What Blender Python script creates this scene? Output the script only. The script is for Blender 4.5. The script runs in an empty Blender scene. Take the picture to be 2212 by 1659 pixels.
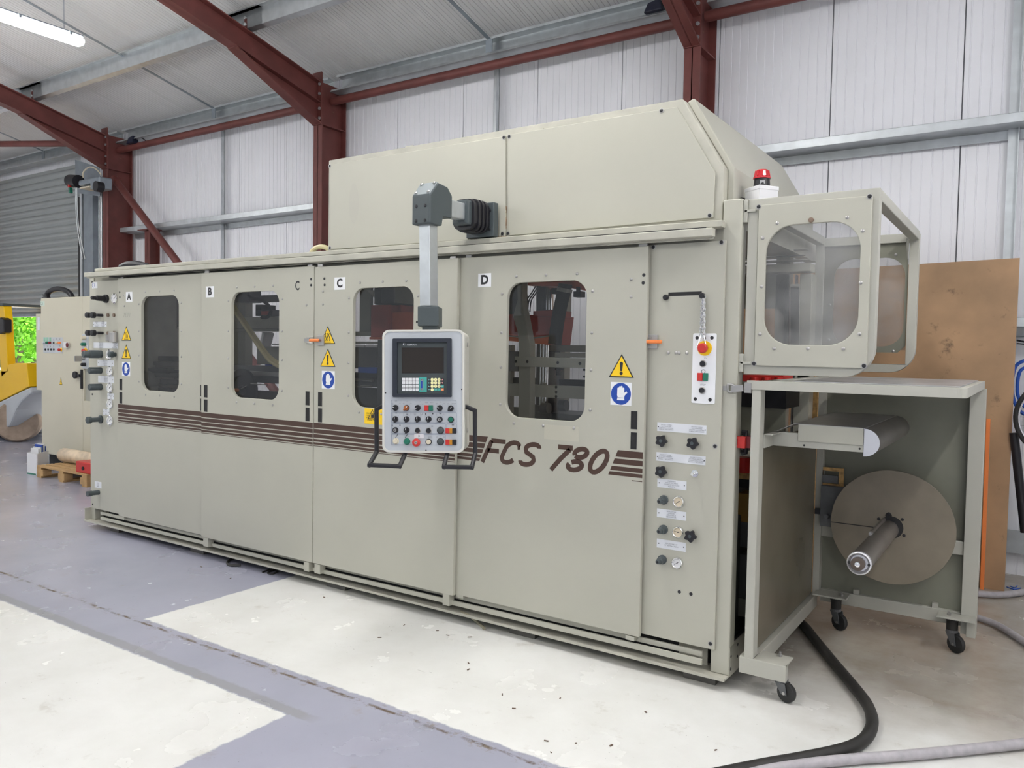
import bpy, bmesh, math, random
from mathutils import Vector, Matrix
from mathutils.geometry import tessellate_polygon
random.seed(7)
PI = math.pi
S = bpy.context.scene
COL = S.collection
# light settings
EXPOSURE = 0.84
SKY = 0.4
SUN = 12.0
LAMP = 50.0

# ------------------------------------------------------------------ camera, world, sun, exposure
CAM = Vector((0, 0, 1.6)); FPX = 1700.86; CX, CY = 1106.0, 829.5
def _cam_axes(a=-0.586904907, b=-0.0419069324, c=-0.0173951941):
    f = Vector((math.sin(a)*math.cos(b), math.cos(a)*math.cos(b), math.sin(b)))
    r0 = Vector((math.cos(a), -math.sin(a), 0)); d0 = f.cross(r0)
    return math.cos(c)*r0+math.sin(c)*d0, -math.sin(c)*r0+math.cos(c)*d0, f
CR, CD, CF = _cam_axes()
cam = bpy.data.cameras.new('camera'); camo = bpy.data.objects.new('camera', cam); COL.objects.link(camo)
cam.sensor_width = 36; cam.lens = FPX/2212*36; cam.clip_start = .05; cam.clip_end = 200
mw = Matrix((CR, -CD, -CF)).transposed().to_4x4(); mw.translation = CAM; camo.matrix_world = mw
S.camera = camo
S.view_settings.view_transform = 'Standard'; S.view_settings.look = 'None'
S.view_settings.exposure = EXPOSURE; S.view_settings.gamma = 1; S.view_settings.use_curve_mapping = False
S.cycles.use_denoising = True
S.cycles.max_bounces = 10; S.cycles.transparent_max_bounces = 16
w = bpy.data.worlds.new('sky'); S.world = w; w.use_nodes = True
bg = w.node_tree.nodes['Background']; bg.inputs[0].default_value = (.86, .93, 1, 1); bg.inputs[1].default_value = SKY
sun = bpy.data.lights.new('sun', 'SUN'); sun.energy = SUN; sun.angle = .02; sun.color = (1, .96, .88)
suno = bpy.data.objects.new('sun', sun); COL.objects.link(suno)
suno.rotation_euler = Vector((-.35, -.5, -1.25)).to_track_quat('-Z', 'Y').to_euler()

# ------------------------------------------------------------------ helpers
def _ray(px, py): return CR*((px-CX)/FPX)+CD*((py-CY)/FPX)+CF
def F(px, py, Y):            # the point of the plane y = Y that the picture shows at (px, py)
    d = _ray(px, py); return CAM+d*(Y/d.y)
def FX(px, py, X):
    d = _ray(px, py); return CAM+d*(X/d.x)
def FZ(px, py, z):
    d = _ray(px, py); return CAM+d*((z-CAM.z)/d.z)
def sc(x, z, Y, Y0=3.677): k = Y/Y0; return x*k, 1.6-(1.6-z)*k
V3 = Vector
XF, YF, ZF = V3((1, 0, 0)), V3((0, 1, 0)), V3((0, 0, 1))
def front(Y): return (V3((0, Y, 0)), XF, ZF, -YF)      # a = x, b = z, d towards the viewer
def sideX(X): return (V3((X, 0, 0)), YF, ZF, XF)
def flat(Z): return (V3((0, 0, Z)), XF, YF, ZF)
def fp(fr, a, b, d=0): return fr[0]+fr[1]*a+fr[2]*b+fr[3]*d

class MB:
    def __init__(s): s.v = []; s.f = []
    def add(s, vs, fs):
        n = len(s.v); s.v += [V3(v) for v in vs]; s.f += [tuple(i+n for i in f) for f in fs]; return s
    def hexa(s, p):            # 8 corners: bottom ring then top ring
        return s.add(p, [(0, 3, 2, 1), (4, 5, 6, 7), (0, 1, 5, 4), (1, 2, 6, 5), (2, 3, 7, 6), (3, 0, 4, 7)])
    def box(s, x0, x1, y0, y1, z0, z1):
        return s.hexa([(x0, y0, z0), (x1, y0, z0), (x1, y1, z0), (x0, y1, z0), (x0, y0, z1), (x1, y0, z1), (x1, y1, z1), (x0, y1, z1)])
    def fbox(s, fr, a0, a1, b0, b1, d0, d1):
        return s.hexa([fp(fr, *q) for q in ((a0, b0, d0), (a1, b0, d0), (a1, b1, d0), (a0, b1, d0), (a0, b0, d1), (a1, b0, d1), (a1, b1, d1), (a0, b1, d1))])
    def bar(s, p, q, w, h, up=None):   # rectangular bar from p to q
        p, q = V3(p), V3(q); t = (q-p).normalized(); u = V3(up) if up else (ZF if abs(t.z) < .9 else YF)
        r = t.cross(u).normalized(); u = r.cross(t)
        c = [(-w/2, -h/2), (w/2, -h/2), (w/2, h/2), (-w/2, h/2)]
        return s.hexa([p+r*a+u*b for a, b in c]+[q+r*a+u*b for a, b in c])
    def ext(s, fr, loops, d0, d1, back=True):   # loops[0] outline, the rest holes; extruded from d0 to d1 (front)
        ts = tessellate_polygon([[V3((a, b, 0)) for a, b in l] for l in loops])
        fl = [q for l in loops for q in l]; n = len(fl)
        def area(t): (x0, y0), (x1, y1), (x2, y2) = (fl[i] for i in t); return (x1-x0)*(y2-y0)-(x2-x0)*(y1-y0)
        hand = fr[1].cross(fr[2]).dot(fr[3]) > 0
        fs = []
        for t in ts:
            t = tuple(t)
            if (area(t) > 0) != hand: t = t[::-1]
            fs.append(t)
            if back and d0 != d1: fs.append(tuple(i+n for i in t[::-1]))
        vs = [fp(fr, a, b, d1) for a, b in fl]
        if d0 != d1:
            vs += [fp(fr, a, b, d0) for a, b in fl]; o = 0
            for li, l in enumerate(loops):
                m = len(l); ar = sum(l[i][0]*l[(i+1) % m][1]-l[(i+1) % m][0]*l[i][1] for i in range(m))
                for i in range(m):
                    a, b = o+i, o+(i+1) % m
                    q = (a, a+n, b+n, b)
                    if ((ar > 0) == hand) != (li == 0): q = q[::-1]
                    fs.append(q)
                o += m
        return s.add(vs, fs)
    def cyl(s, p, q, r, r2=None, n=16, caps=True):
        return s.lathe(p, V3(q)-V3(p), [(r, 0), (r if r2 is None else r2, (V3(q)-V3(p)).length)], n, caps)
    def lathe(s, o, ax, prof, n=20, caps=True):
        o, ax = V3(o), V3(ax).normalized(); u = ax.orthogonal().normalized(); w_ = ax.cross(u)
        vs = []; fs = []
        for r, h in prof:
            for i in range(n):
                t = 2*PI*i/n; vs.append(o+ax*h+u*(r*math.cos(t))+w_*(r*math.sin(t)))
        for k in range(len(prof)-1):
            for i in range(n):
                j = (i+1) % n; fs.append((k*n+i, k*n+j, k*n+n+j, k*n+n+i))
        if caps: fs.append(tuple(range(n))[::-1]); fs.append(tuple(range((len(prof)-1)*n, len(prof)*n)))
        return s.add(vs, fs)
    def tube(s, pts, r, n=10, sub=0, closed=False):
        P = [V3(p) for p in pts]
        if sub: P = spline(P, sub)
        vs = []; fs = []; u = None; L = len(P)
        for i, p in enumerate(P):
            t = (P[min(i+1, L-1)]-P[max(i-1, 0)]).normalized()
            u = t.orthogonal().normalized() if u is None else (u-t*u.dot(t)).normalized()
            w_ = t.cross(u)
            for k in range(n):
                a = 2*PI*k/n; vs.append(p+u*(r*math.cos(a))+w_*(r*math.sin(a)))
        for i in range(L-1):
            for k in range(n):
                j = (k+1) % n; fs.append((i*n+k, i*n+j, i*n+n+j, i*n+n+k))
        fs.append(tuple(range(n))[::-1]); fs.append(tuple(range((L-1)*n, L*n)))
        return s.add(vs, fs)
    def ribbon(s, fr, pts, w_, d0, d1, closed=False):   # flat stroke with square ends
        P = [V3((a, b, 0)) for a, b in pts]; n = len(P); L = []; R = []
        for i in range(n):
            a = P[(i-1) % n] if closed else P[max(i-1, 0)]; b = P[(i+1) % n] if closed else P[min(i+1, n-1)]
            t1 = (P[i]-a); t2 = (b-P[i])
            t1 = t1.normalized() if t1.length > 1e-9 else t2.normalized(); t2 = t2.normalized() if t2.length > 1e-9 else t1
            t = (t1+t2).normalized(); nn = V3((-t.y, t.x, 0)); k = w_/2/max(.5, t.dot(t1))
            L.append(P[i]+nn*k); R.append(P[i]-nn*k)
        if closed: return s.ext(fr, [[(p.x, p.y) for p in L], [(p.x, p.y) for p in R]] if abs(_ar(L)) > abs(_ar(R)) else [[(p.x, p.y) for p in R], [(p.x, p.y) for p in L]], d0, d1)
        for i in range(n-1):
            q = [L[i], R[i], R[i+1], L[i+1]]
            s.hexa([fp(fr, p.x, p.y, d0) for p in q]+[fp(fr, p.x, p.y, d1) for p in q])
        return s
    def mesh(s, name, off=V3((0, 0, 0)), fix=True):
        me = bpy.data.meshes.new(name); me.from_pydata([tuple(v-off) for v in s.v], [], s.f)
        if fix:
            bm = bmesh.new(); bm.from_mesh(me); bmesh.ops.recalc_face_normals(bm, faces=bm.faces); bm.to_mesh(me); bm.free()
        return me
def _ar(P): return sum(P[i].x*P[(i+1) % len(P)].y-P[(i+1) % len(P)].x*P[i].y for i in range(len(P)))
def spline(P, k):
    out = []; n = len(P)
    for i in range(n-1):
        a, b, c, d = P[max(i-1, 0)], P[i], P[i+1], P[min(i+2, n-1)]
        for j in range(k):
            t = j/k; out.append(.5*((2*b)+(c-a)*t+(2*a-5*b+4*c-d)*t*t+(3*b-a-3*c+d)*t**3))
    return out+[P[-1]]
def rrect(a0, a1, b0, b1, r, n=8):
    out = []
    for cx, cy, s0 in ((a1-r, b1-r, 0), (a0+r, b1-r, 90), (a0+r, b0+r, 180), (a1-r, b0+r, 270)):
        out += [(cx+r*math.cos(math.radians(s0+90*i/n)), cy+r*math.sin(math.radians(s0+90*i/n))) for i in range(n+1)]
    return out
def circ(a, b, r, n=24, rb=None): return [(a+r*math.cos(2*PI*i/n), b+(rb or r)*math.sin(2*PI*i/n)) for i in range(n)]
def rect(a0, a1, b0, b1): return [(a0, b0), (a1, b0), (a1, b1), (a0, b1)]
def arc(cx, cy, rx, ry, t0, t1, n=14): return [(cx+rx*math.cos(math.radians(t0+(t1-t0)*i/n)), cy+ry*math.sin(math.radians(t0+(t1-t0)*i/n))) for i in range(n+1)]

def wloc(o):
    p = V3((0, 0, 0))
    while o: p += o.location; o = o.parent
    return p
def link(o, parent): COL.objects.link(o); o.parent = parent; return o
def obj(name, mb, mat, parent=None, bevel=0, smooth=False, seg=2, **props):
    off = wloc(parent) if parent else V3((0, 0, 0))
    me = mb.mesh(name, off); me.materials.append(mat)
    o = link(bpy.data.objects.new(name, me), parent)
    if smooth: sm(me)
    if bevel:
        m = o.modifiers.new('bevel', 'BEVEL'); m.width = bevel; m.segments = seg; m.limit_method = 'ANGLE'; m.angle_limit = .6
    for k, v in props.items(): o[k] = v
    return o
def sm(me, ang=.7):
    for p in me.polygons: p.use_smooth = True
    if hasattr(me, 'set_sharp_from_angle'): me.set_sharp_from_angle(angle=ang)
def inst(name, me, parent, pos, rot=None):
    o = link(bpy.data.objects.new(name, me), parent); o.location = V3(pos)-(wloc(parent) if parent else V3((0, 0, 0)))
    if rot: o.rotation_euler = rot
    return o
def shared(name, mb, mat, smooth=False):
    me = mb.mesh(name); me.materials.append(mat)
    if smooth: sm(me)
    return me
def thing(name, label, cat, loc, group=None):
    o = link(bpy.data.objects.new(name, None), None); o.location = loc; o.empty_display_size = .1
    o['label'] = label; o['category'] = cat
    if group: o['group'] = group
    return o
def tag(o, label, cat, group=None):
    o['label'] = label; o['category'] = cat
    if group: o['group'] = group
    return o
def struct(name, mb, mat, **k): o = obj(name, mb, mat, **k); o['kind'] = 'structure'; return o
def text(s, size, fr, a, b, mat, parent, name='lettering', d=.0006, align='CENTER', sx=1., bold=0, shear=0, line=1.):
    cu = bpy.data.curves.new(name, 'FONT'); cu.body = s; cu.size = size; cu.align_x = align; cu.align_y = 'CENTER'
    cu.offset = bold; cu.shear = shear; cu.space_line = line; cu.resolution_u = 3
    t = bpy.data.objects.new(name, cu); COL.objects.link(t)
    bpy.context.view_layer.update()
    me = bpy.data.meshes.new_from_object(t); COL.objects.unlink(t); bpy.data.objects.remove(t)
    off = wloc(parent)
    for v in me.vertices: v.co = fp(fr, a+v.co.x*sx, b+v.co.y, d)-off
    me.materials.clear(); me.materials.append(mat); me.name = name
    return link(bpy.data.objects.new(name, me), parent)

# ------------------------------------------------------------------ materials
def lin(h):
    if not isinstance(h, str): return (*h, 1)
    c = [int(h[i:i+2], 16)/255 for i in (0, 2, 4)]
    return (*[x/12.92 if x <= .04045 else ((x+.055)/1.055)**2.4 for x in c], 1)
def M(name, col, rough=.5, metal=0., mott=0., scale=4., bump=0., bscale=60., emit=0., spec=None, coat=0., stain=None, stain_at=.62, trans=0.):
    m = bpy.data.materials.new(name); m.use_nodes = True; nt = m.node_tree; N = nt.nodes; L = nt.links
    b = N['Principled BSDF']; c = lin(col)
    b.inputs['Base Color'].default_value = c; b.inputs['Roughness'].default_value = rough; b.inputs['Metallic'].default_value = metal
    if spec is not None: b.inputs['Specular IOR Level'].default_value = spec
    if coat: b.inputs['Coat Weight'].default_value = coat
    if trans: b.inputs['Transmission Weight'].default_value = trans
    if emit: b.inputs['Emission Color'].default_value = c; b.inputs['Emission Strength'].default_value = emit
    if mott or bump or stain:
        tc = N.new('ShaderNodeTexCoord')
        if mott or stain:
            n = N.new('ShaderNodeTexNoise'); n.inputs['Scale'].default_value = scale; n.inputs['Detail'].default_value = 6
            L.new(tc.outputs['Object'], n.inputs['Vector'])
            r = N.new('ShaderNodeMapRange'); r.inputs[1].default_value = .3; r.inputs[2].default_value = .7; r.inputs[3].default_value = 1-mott; r.inputs[4].default_value = 1+mott
            L.new(n.outputs['Fac'], r.inputs[0])
            h = N.new('ShaderNodeHueSaturation'); h.inputs['Color'].default_value = c; L.new(r.outputs[0], h.inputs['Value'])
            out = h.outputs[0]
            if stain:
                n2 = N.new('ShaderNodeTexNoise'); n2.inputs['Scale'].default_value = scale*2.3; n2.inputs['Detail'].default_value = 8; n2.inputs['Roughness'].default_value = .65
                L.new(tc.outputs['Object'], n2.inputs['Vector'])
                r2 = N.new('ShaderNodeMapRange'); r2.inputs[1].default_value = stain_at; r2.inputs[2].default_value = stain_at+.1; L.new(n2.outputs['Fac'], r2.inputs[0])
                mx = N.new('ShaderNodeMix'); mx.data_type = 'RGBA'; L.new(r2.outputs[0], mx.inputs[0]); L.new(out, mx.inputs[6]); mx.inputs[7].default_value = lin(stain)
                out = mx.outputs[2]
            L.new(out, b.inputs['Base Color'])
        if bump:
            n = N.new('ShaderNodeTexNoise'); n.inputs['Scale'].default_value = bscale; L.new(tc.outputs['Object'], n.inputs['Vector'])
            bp = N.new('ShaderNodeBump'); bp.inputs['Strength'].default_value = bump; bp.inputs['Distance'].default_value = .002
            L.new(n.outputs['Fac'], bp.inputs['Height']); L.new(bp.outputs[0], b.inputs['Normal'])
    return m
def glass(name, tint, gloss=.06, haze=None, hz=0.):
    m = bpy.data.materials.new(name); m.use_nodes = True; nt = m.node_tree; N = nt.nodes; L = nt.links
    out = N['Material Output']; N.remove(N['Principled BSDF'])
    t = N.new('ShaderNodeBsdfTransparent'); t.inputs[0].default_value = (*tint, 1)
    g = N.new('ShaderNodeBsdfGlossy'); g.inputs['Roughness'].default_value = .03
    fr = N.new('ShaderNodeFresnel'); ge = N.new('ShaderNodeNewGeometry')
    io = N.new('ShaderNodeMapRange'); io.inputs[3].default_value = 1.45; io.inputs[4].default_value = 1/1.45   # thin sheet: no total reflection on the far face
    L.new(ge.outputs['Backfacing'], io.inputs[0]); L.new(io.outputs[0], fr.inputs[0])
    mx = N.new('ShaderNodeMixShader'); L.new(fr.outputs[0], mx.inputs[0]); L.new(t.outputs[0], mx.inputs[1]); L.new(g.outputs[0], mx.inputs[2])
    res = mx
    if haze:
        d = N.new('ShaderNodeBsdfDiffuse'); d.inputs[0].default_value = lin(haze)
        tc = N.new('ShaderNodeTexCoord'); n = N.new('ShaderNodeTexNoise'); n.inputs['Scale'].default_value = 5; n.inputs['Detail'].default_value = 7
        L.new(tc.outputs['Object'], n.inputs['Vector'])
        r = N.new('ShaderNodeMapRange'); r.inputs[1].default_value = .35; r.inputs[2].default_value = .75; r.inputs[3].default_value = hz*.4; r.inputs[4].default_value = hz*1.7; L.new(n.outputs['Fac'], r.inputs[0])
        m2 = N.new('ShaderNodeMixShader'); L.new(r.outputs[0], m2.inputs[0]); L.new(mx.outputs[0], m2.inputs[1]); L.new(d.outputs[0], m2.inputs[2]); res = m2
    L.new(res.outputs[0], out.inputs[0]); return m
PEB = M('pebble_grey_paint', (.45, .443, .375), .42, mott=.035, scale=1.6, bump=.08, bscale=220)
PEBD = M('pebble_grey_worn', (.45, .44, .375), .5, mott=.12, scale=7, bump=.1, stain=(.2, .18, .14), stain_at=.68)
CREAM = M('cabinet_cream_paint', (.58, .55, .44), .45, mott=.03, scale=2)
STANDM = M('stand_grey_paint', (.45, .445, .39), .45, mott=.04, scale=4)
PANELG = M('panel_green_grey_shade_darkened', (.21, .21, .165), .5, mott=.12, scale=2.5)  # green-grey set darker, the panel's shade is put into the colour
SMOKE = M('brown_smoked_sheet', (.16, .14, .10), .25, mott=.15, scale=2)
RED = M('red_oxide_paint', (.15, .042, .036), .55, mott=.18, scale=5, stain=(.22, .13, .08), stain_at=.67)
GALV = M('galvanised_steel', (.55, .58, .6), .42, .75, mott=.1, scale=9)
GALVD = M('dull_galvanised_steel', (.30, .34, .38), .5, .6, mott=.12, scale=6)
STEEL = M('brushed_steel', (.42, .41, .40), .38, .8, mott=.06, scale=10)
CHROME = M('chrome', (.8, .8, .8), .12, 1)
DISC = M('bare_steel_disc', (.24, .205, .155), .42, .35, mott=.13, scale=5, stain=(.16, .13, .1), stain_at=.7)
ALU = M('aluminium', (.72, .72, .75), .38, .8)
BLACK = M('black_plastic', (.012, .012, .016), .45)
RUB = M('black_rubber', (.02, .02, .02), .65, mott=.3, scale=14)
DARK = M('dark_recess', (.015, .015, .016), .7)
DKG = M('dark_grey_plastic', (.06, .075, .08), .45)
IRON = M('dark_machinery', (.13, .135, .14), .5, .1, mott=.2, scale=8)
MIDG = M('mid_grey_paint', (.36, .36, .31), .5, mott=.05)
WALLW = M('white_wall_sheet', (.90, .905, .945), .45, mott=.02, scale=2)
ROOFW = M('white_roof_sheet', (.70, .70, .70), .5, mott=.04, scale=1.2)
WHITE = M('white_plate', (.82, .83, .85), .4)
PANW = M('control_panel_grey', (.50, .53, .56), .45, mott=.02, scale=20)
PLATE = M('engraved_plate', (.70, .72, .76), .4)
INK = M('black_ink', (.02, .02, .025), .6)
INKG = M('grey_ink', (.16, .17, .2), .6)
BLUE = M('sign_blue', (.01, .06, .36), .4)
YEL = M('sign_yellow', (.92, .60, .01), .4)
BROWN = M('stripe_brown', (.062, .030, .020), .5, mott=.06, scale=12)
REDP = M('red_plastic', (.55, .03, .025), .35)
GREENP = M('green_plastic', (.01, .16, .1), .35)
TEAL = M('teal_overlay', (.06, .38, .33), .4)
IVORY = M('ivory_plastic', (.66, .6, .46), .35)
ORANGE = M('orange_plastic', (.85, .24, .06), .4)
AMBER = M('amber_plastic', (.35, .10, .02), .4)
ORMACH = M('orange_machine_paint', (.75, .17, .08), .45, mott=.1, scale=6)
REDMACH = M('dark_red_machine_paint', (.50, .09, .07), .45, mott=.1, scale=6)
SCREEN = M('dead_screen', (.02, .014, .01), .18)
BEZEL = M('slate_bezel', (.017, .022, .034), .4)
BEZ2 = M('slate_faceplate', (.05, .062, .065), .5)
KEYY = M('yellow_key', (.9, .86, .45), .4)
PLY = M('plywood', (.40, .245, .13), .55, mott=.22, scale=2.6, bump=.05, stain=(.17, .10, .055), stain_at=.63)
OSB = M('strand_board', (.55, .34, .13), .6, mott=.35, scale=38)
WOOD = M('pallet_pine', (.46, .29, .13), .7, mott=.2, scale=9)
CARD = M('carton_white', (.74, .74, .76), .6)
PAPER = M('wrapped_paper', (.62, .50, .36), .5, mott=.25, scale=9)
FORKY = M('forklift_yellow', (.92, .55, .005), .35)
FORKG = M('forklift_grey', (.52, .55, .58), .45)
TYRE = M('dusty_tyre', (.34, .26, .2), .8, mott=.2, scale=9)
TYREB = M('black_tyre', (.025, .025, .027), .7)
CARB = M('car_blue_grey', (.25, .33, .45), .25)
LEAF = M('leaves', (.14, .42, .02), .5, mott=.4, scale=3)
BARK = M('bark', (.20, .16, .12), .9, mott=.25, scale=12)
LAWN = M('lawn_grass', (.13, .36, .03), .8, mott=.3, scale=4)
YARD = M('yard_concrete', (.62, .62, .62), .8, mott=.06)
HOSEB = M('black_hose', (.025, .024, .022), .55, mott=.4, scale=9)
HOSEG = M('grey_ribbed_hose', (.42, .40, .42), .55, mott=.12, scale=30)
HOSEC = M('cream_hose', (.74, .66, .38), .4)
HOSEBL = M('blue_hose', (.02, .10, .5), .4)
PANE = glass('smoked_pane', (.86, .86, .86))
PANEC = glass('scratched_clear_pane', (.86, .86, .86), haze=(.6, .6, .6), hz=.16)
BLOCKM = M('steel_block', (.13, .125, .115), .5, .3, mott=.15, scale=9)
SHUT = M('shutter_grey', (.36, .385, .385), .45, .25, mott=.06, scale=3)
# ------------------------------------------------------------------ floor
def floor_mat():
    m = bpy.data.materials.new('painted_concrete_floor'); m.use_nodes = True; nt = m.node_tree; N = nt.nodes; L = nt.links
    b = N['Principled BSDF']
    g = N.new('ShaderNodeNewGeometry')
    def noise(sc_, det=5, rough=.5, vec=None):
        n = N.new('ShaderNodeTexNoise'); n.inputs['Scale'].default_value = sc_; n.inputs['Detail'].default_value = det; n.inputs['Roughness'].default_value = rough
        L.new(vec or g.outputs['Position'], n.inputs['Vector']); return n.outputs['Fac']
    def math_(op, a, c, d=None):
        n = N.new('ShaderNodeMath'); n.operation = op
        for i, v in enumerate((a, c, d)):
            if v is None: continue
            if isinstance(v, (int, float)): n.inputs[i].default_value = v
            else: L.new(v, n.inputs[i])
        return n.outputs[0]
    def step(v, e0, e1):
        n = N.new('ShaderNodeMapRange'); n.inputs[1].default_value = e0; n.inputs[2].default_value = e1; L.new(v, n.inputs[0]); return n.outputs[0]
    def mixc(f, a, c):
        n = N.new('ShaderNodeMix'); n.data_type = 'RGBA'
        L.new(f, n.inputs[0]) if not isinstance(f, float) else None
        for i, v in ((6, a), (7, c)):
            if isinstance(v, tuple): n.inputs[i].default_value = v
            else: L.new(v, n.inputs[i])
        return n.outputs[2]
    sep = N.new('ShaderNodeSeparateXYZ'); L.new(g.outputs['Position'], sep.inputs[0])
    wob = math_('MULTIPLY', math_('SUBTRACT', noise(14, 6, .7), .5), .05)
    X = math_('ADD', sep.outputs[0], wob); Y = math_('ADD', sep.outputs[1], wob)
    e = .006
    w1 = math_('MULTIPLY', step(X, -2.66+e, -2.66-e), step(Y, 2.272+e, 2.272-e))
    w2 = math_('MULTIPLY', step(X, -4.27-e, -4.27+e), step(Y, 2.60-e, 2.60+e))
    white = math_('MAXIMUM', w1, w2)
    grey = mixc(step(noise(1.1, 4), .35, .7), (.33, .335, .41, 1), (.40, .40, .485, 1))
    wht = mixc(step(noise(1.7, 6, .6), .38, .72), (.80, .80, .775, 1), (.70, .695, .66, 1))
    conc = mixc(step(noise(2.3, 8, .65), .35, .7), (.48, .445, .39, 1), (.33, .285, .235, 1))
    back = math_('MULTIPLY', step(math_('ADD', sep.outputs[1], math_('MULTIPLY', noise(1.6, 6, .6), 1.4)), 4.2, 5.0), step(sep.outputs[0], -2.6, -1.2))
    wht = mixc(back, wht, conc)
    col = mixc(white, grey, wht)
    # worn strip along the white patch and the saw-cut joint
    strip = math_('MULTIPLY', math_('MULTIPLY', step(Y, 2.275, 2.285), step(Y, 2.345, 2.33)), step(sep.outputs[0], -2.5, -2.6))
    col = mixc(math_('MULTIPLY', strip, .6), col, (.27, .27, .26, 1))
    jw = math_('ABSOLUTE', math_('SUBTRACT', math_('ADD', sep.outputs[1], math_('MULTIPLY', math_('SUBTRACT', noise(5, 8, .75), .5), .05)), 2.555), None)
    jn = math_('MULTIPLY', step(jw, .014, .004), step(noise(7, 8, .7), .44, .56))
    col = mixc(jn, col, (.12, .085, .06, 1))
    j2 = math_('MULTIPLY', step(jw, .05, .02), step(noise(16, 8, .8), .53, .6))
    col = mixc(math_('MULTIPLY', j2, .7), col, (.24, .20, .16, 1))
    # brown stains and scuffs, small dark flecks
    st = math_('MULTIPLY', step(noise(1.9, 10, .72), .60, .70), step(noise(24, 6, .7), .42, .62))
    col = mixc(math_('MULTIPLY', step(noise(5.5, 8, .7), .60, .72), .30), col, (.30, .245, .17, 1))
    mp = N.new('ShaderNodeMapping'); mp.inputs['Scale'].default_value = (1, 2.1, 1); mp.inputs['Rotation'].default_value = (0, 0, .5); L.new(g.outputs['Position'], mp.inputs[0])
    fl = math_('MULTIPLY', step(noise(34, 3, .6, mp.outputs[0]), .705, .73), step(noise(2.2, 4), .38, .6))
    col = mixc(math_('MULTIPLY', fl, .8), col, (.10, .08, .065, 1))
    mp2 = N.new('ShaderNodeMapping'); mp2.inputs['Scale'].default_value = (1, 9, 1); mp2.inputs['Rotation'].default_value = (0, 0, -.7); L.new(g.outputs['Position'], mp2.inputs[0])
    scr = step(noise(7, 5, .6, mp2.outputs[0]), .70, .74)
    col = mixc(math_('MULTIPLY', scr, .35), col, (.22, .19, .16, 1))
    L.new(col, b.inputs['Base Color'])
    r = N.new('ShaderNodeMapRange'); r.inputs[3].default_value = .14; r.inputs[4].default_value = .36; L.new(noise(3, 6), r.inputs[0])
    L.new(r.outputs[0], b.inputs['Roughness'])
    bp = N.new('ShaderNodeBump'); bp.inputs['Strength'].default_value = .12; bp.inputs['Distance'].default_value = .004; L.new(noise(9, 8, .6), bp.inputs['Height']); L.new(bp.outputs[0], b.inputs['Normal'])
    return m
XL, XR, YW, YFR = -19.5, 1.9, 6.92, -9.0
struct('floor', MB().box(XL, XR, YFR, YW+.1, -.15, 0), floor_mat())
struct('ground_yard', MB().box(-60, 10, YW+.1, 24, -.16, -.02), YARD)
struct('ground_lawn', MB().box(-90, 10, 24, 70, -.16, 0), LAWN)

# ------------------------------------------------------------------ back wall of ribbed sheets
PW = .9515; PX0 = -11.01
def sheet(L_, ribs, dep, gap, wd=PW, thick=.04):
    pts = [(gap/2, thick)]; p = (wd-gap)/ribs
    pts.append((gap/2, 0))
    for i in range(ribs):
        a = gap/2+p*i
        pts += [(a+p*.42, 0), (a+p*.46, dep), (a+p*.54, dep), (a+p*.58, 0)]
    pts += [(wd-gap/2, 0), (wd-gap/2, thick)]
    return pts
def sheet_mesh(name, L_, ribs, dep, gap, mat, slope=None):
    """ribbed sheet, ribs along the length; a = width along x, length along z (wall) or along the slope (roof)"""
    mb = MB(); pts = sheet(L_, ribs, dep, gap); n = len(pts)
    if slope is None: vs = [(a, d, 0) for a, d in pts]+[(a, d, L_) for a, d in pts]
    else:
        c, s_ = math.cos(slope), math.sin(slope)
        vs = [(a, s_*d, c*d) for a, d in pts]+[(a, -c*L_+s_*d, s_*L_+c*d) for a, d in pts]
    mb.add(vs, [(i, i+1, n+i+1, n+i) for i in range(n-1)])
    return shared(name, mb, mat)
wall = MB().box(PX0-2*PW, XR, YW+.045, YW+.09, 0, 4.95).box(XL, PX0-2*PW, YW+.045, YW+.09, 4.15, 4.95).box(XL, -18.6, YW+.045, YW+.09, 0, 4.15)
wall_back = struct('wall_back', wall, WALLW)
ms = sheet_mesh('wall_sheet', 4.9, 13, .006, .010, WALLW); ms2 = sheet_mesh('wall_sheet_short', .75, 13, .006, .010, WALLW)
k = -2
while PX0+k*PW < XR-.2:
    inst('wall_sheet', ms, wall_back, (PX0+k*PW, YW, 0)); k += 1
for k in range(-9, -2): inst('wall_sheet', ms2, wall_back, (PX0+k*PW, YW, 4.15))
struct('baseboard_back', MB().box(PX0-2*PW+.2, XR, YW-.09, YW-.01, .18, .30).box(PX0-2*PW+.2, XR, YW-.09, YW-.085, .30, .35), GALV)
struct('wall_left', MB().box(XL-.1, XL, YFR, YW, 0, 7), WALLW)
struct('wall_right', MB().box(XR, XR+.1, YFR, YW, 0, 7), WALLW)
# ------------------------------------------------------------------ roof
SL = math.atan(.238); ZE = 4.86      # slope, height of the sheet at the back wall
def rz(Y): return ZE+.238*(YW-Y)
RL = (YW+.3-(-1.0))/math.cos(SL)
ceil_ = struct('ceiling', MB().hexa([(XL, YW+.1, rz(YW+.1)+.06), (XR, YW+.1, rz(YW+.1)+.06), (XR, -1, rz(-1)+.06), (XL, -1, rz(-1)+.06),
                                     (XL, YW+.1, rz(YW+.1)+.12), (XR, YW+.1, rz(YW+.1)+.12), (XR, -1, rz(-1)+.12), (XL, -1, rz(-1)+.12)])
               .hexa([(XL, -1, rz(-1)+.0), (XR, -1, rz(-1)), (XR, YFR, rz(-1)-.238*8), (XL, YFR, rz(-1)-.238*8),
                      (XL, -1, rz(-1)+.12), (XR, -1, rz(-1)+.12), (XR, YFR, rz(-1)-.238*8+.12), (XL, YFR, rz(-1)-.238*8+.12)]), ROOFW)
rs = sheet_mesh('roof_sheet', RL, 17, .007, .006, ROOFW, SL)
k = -9
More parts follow.
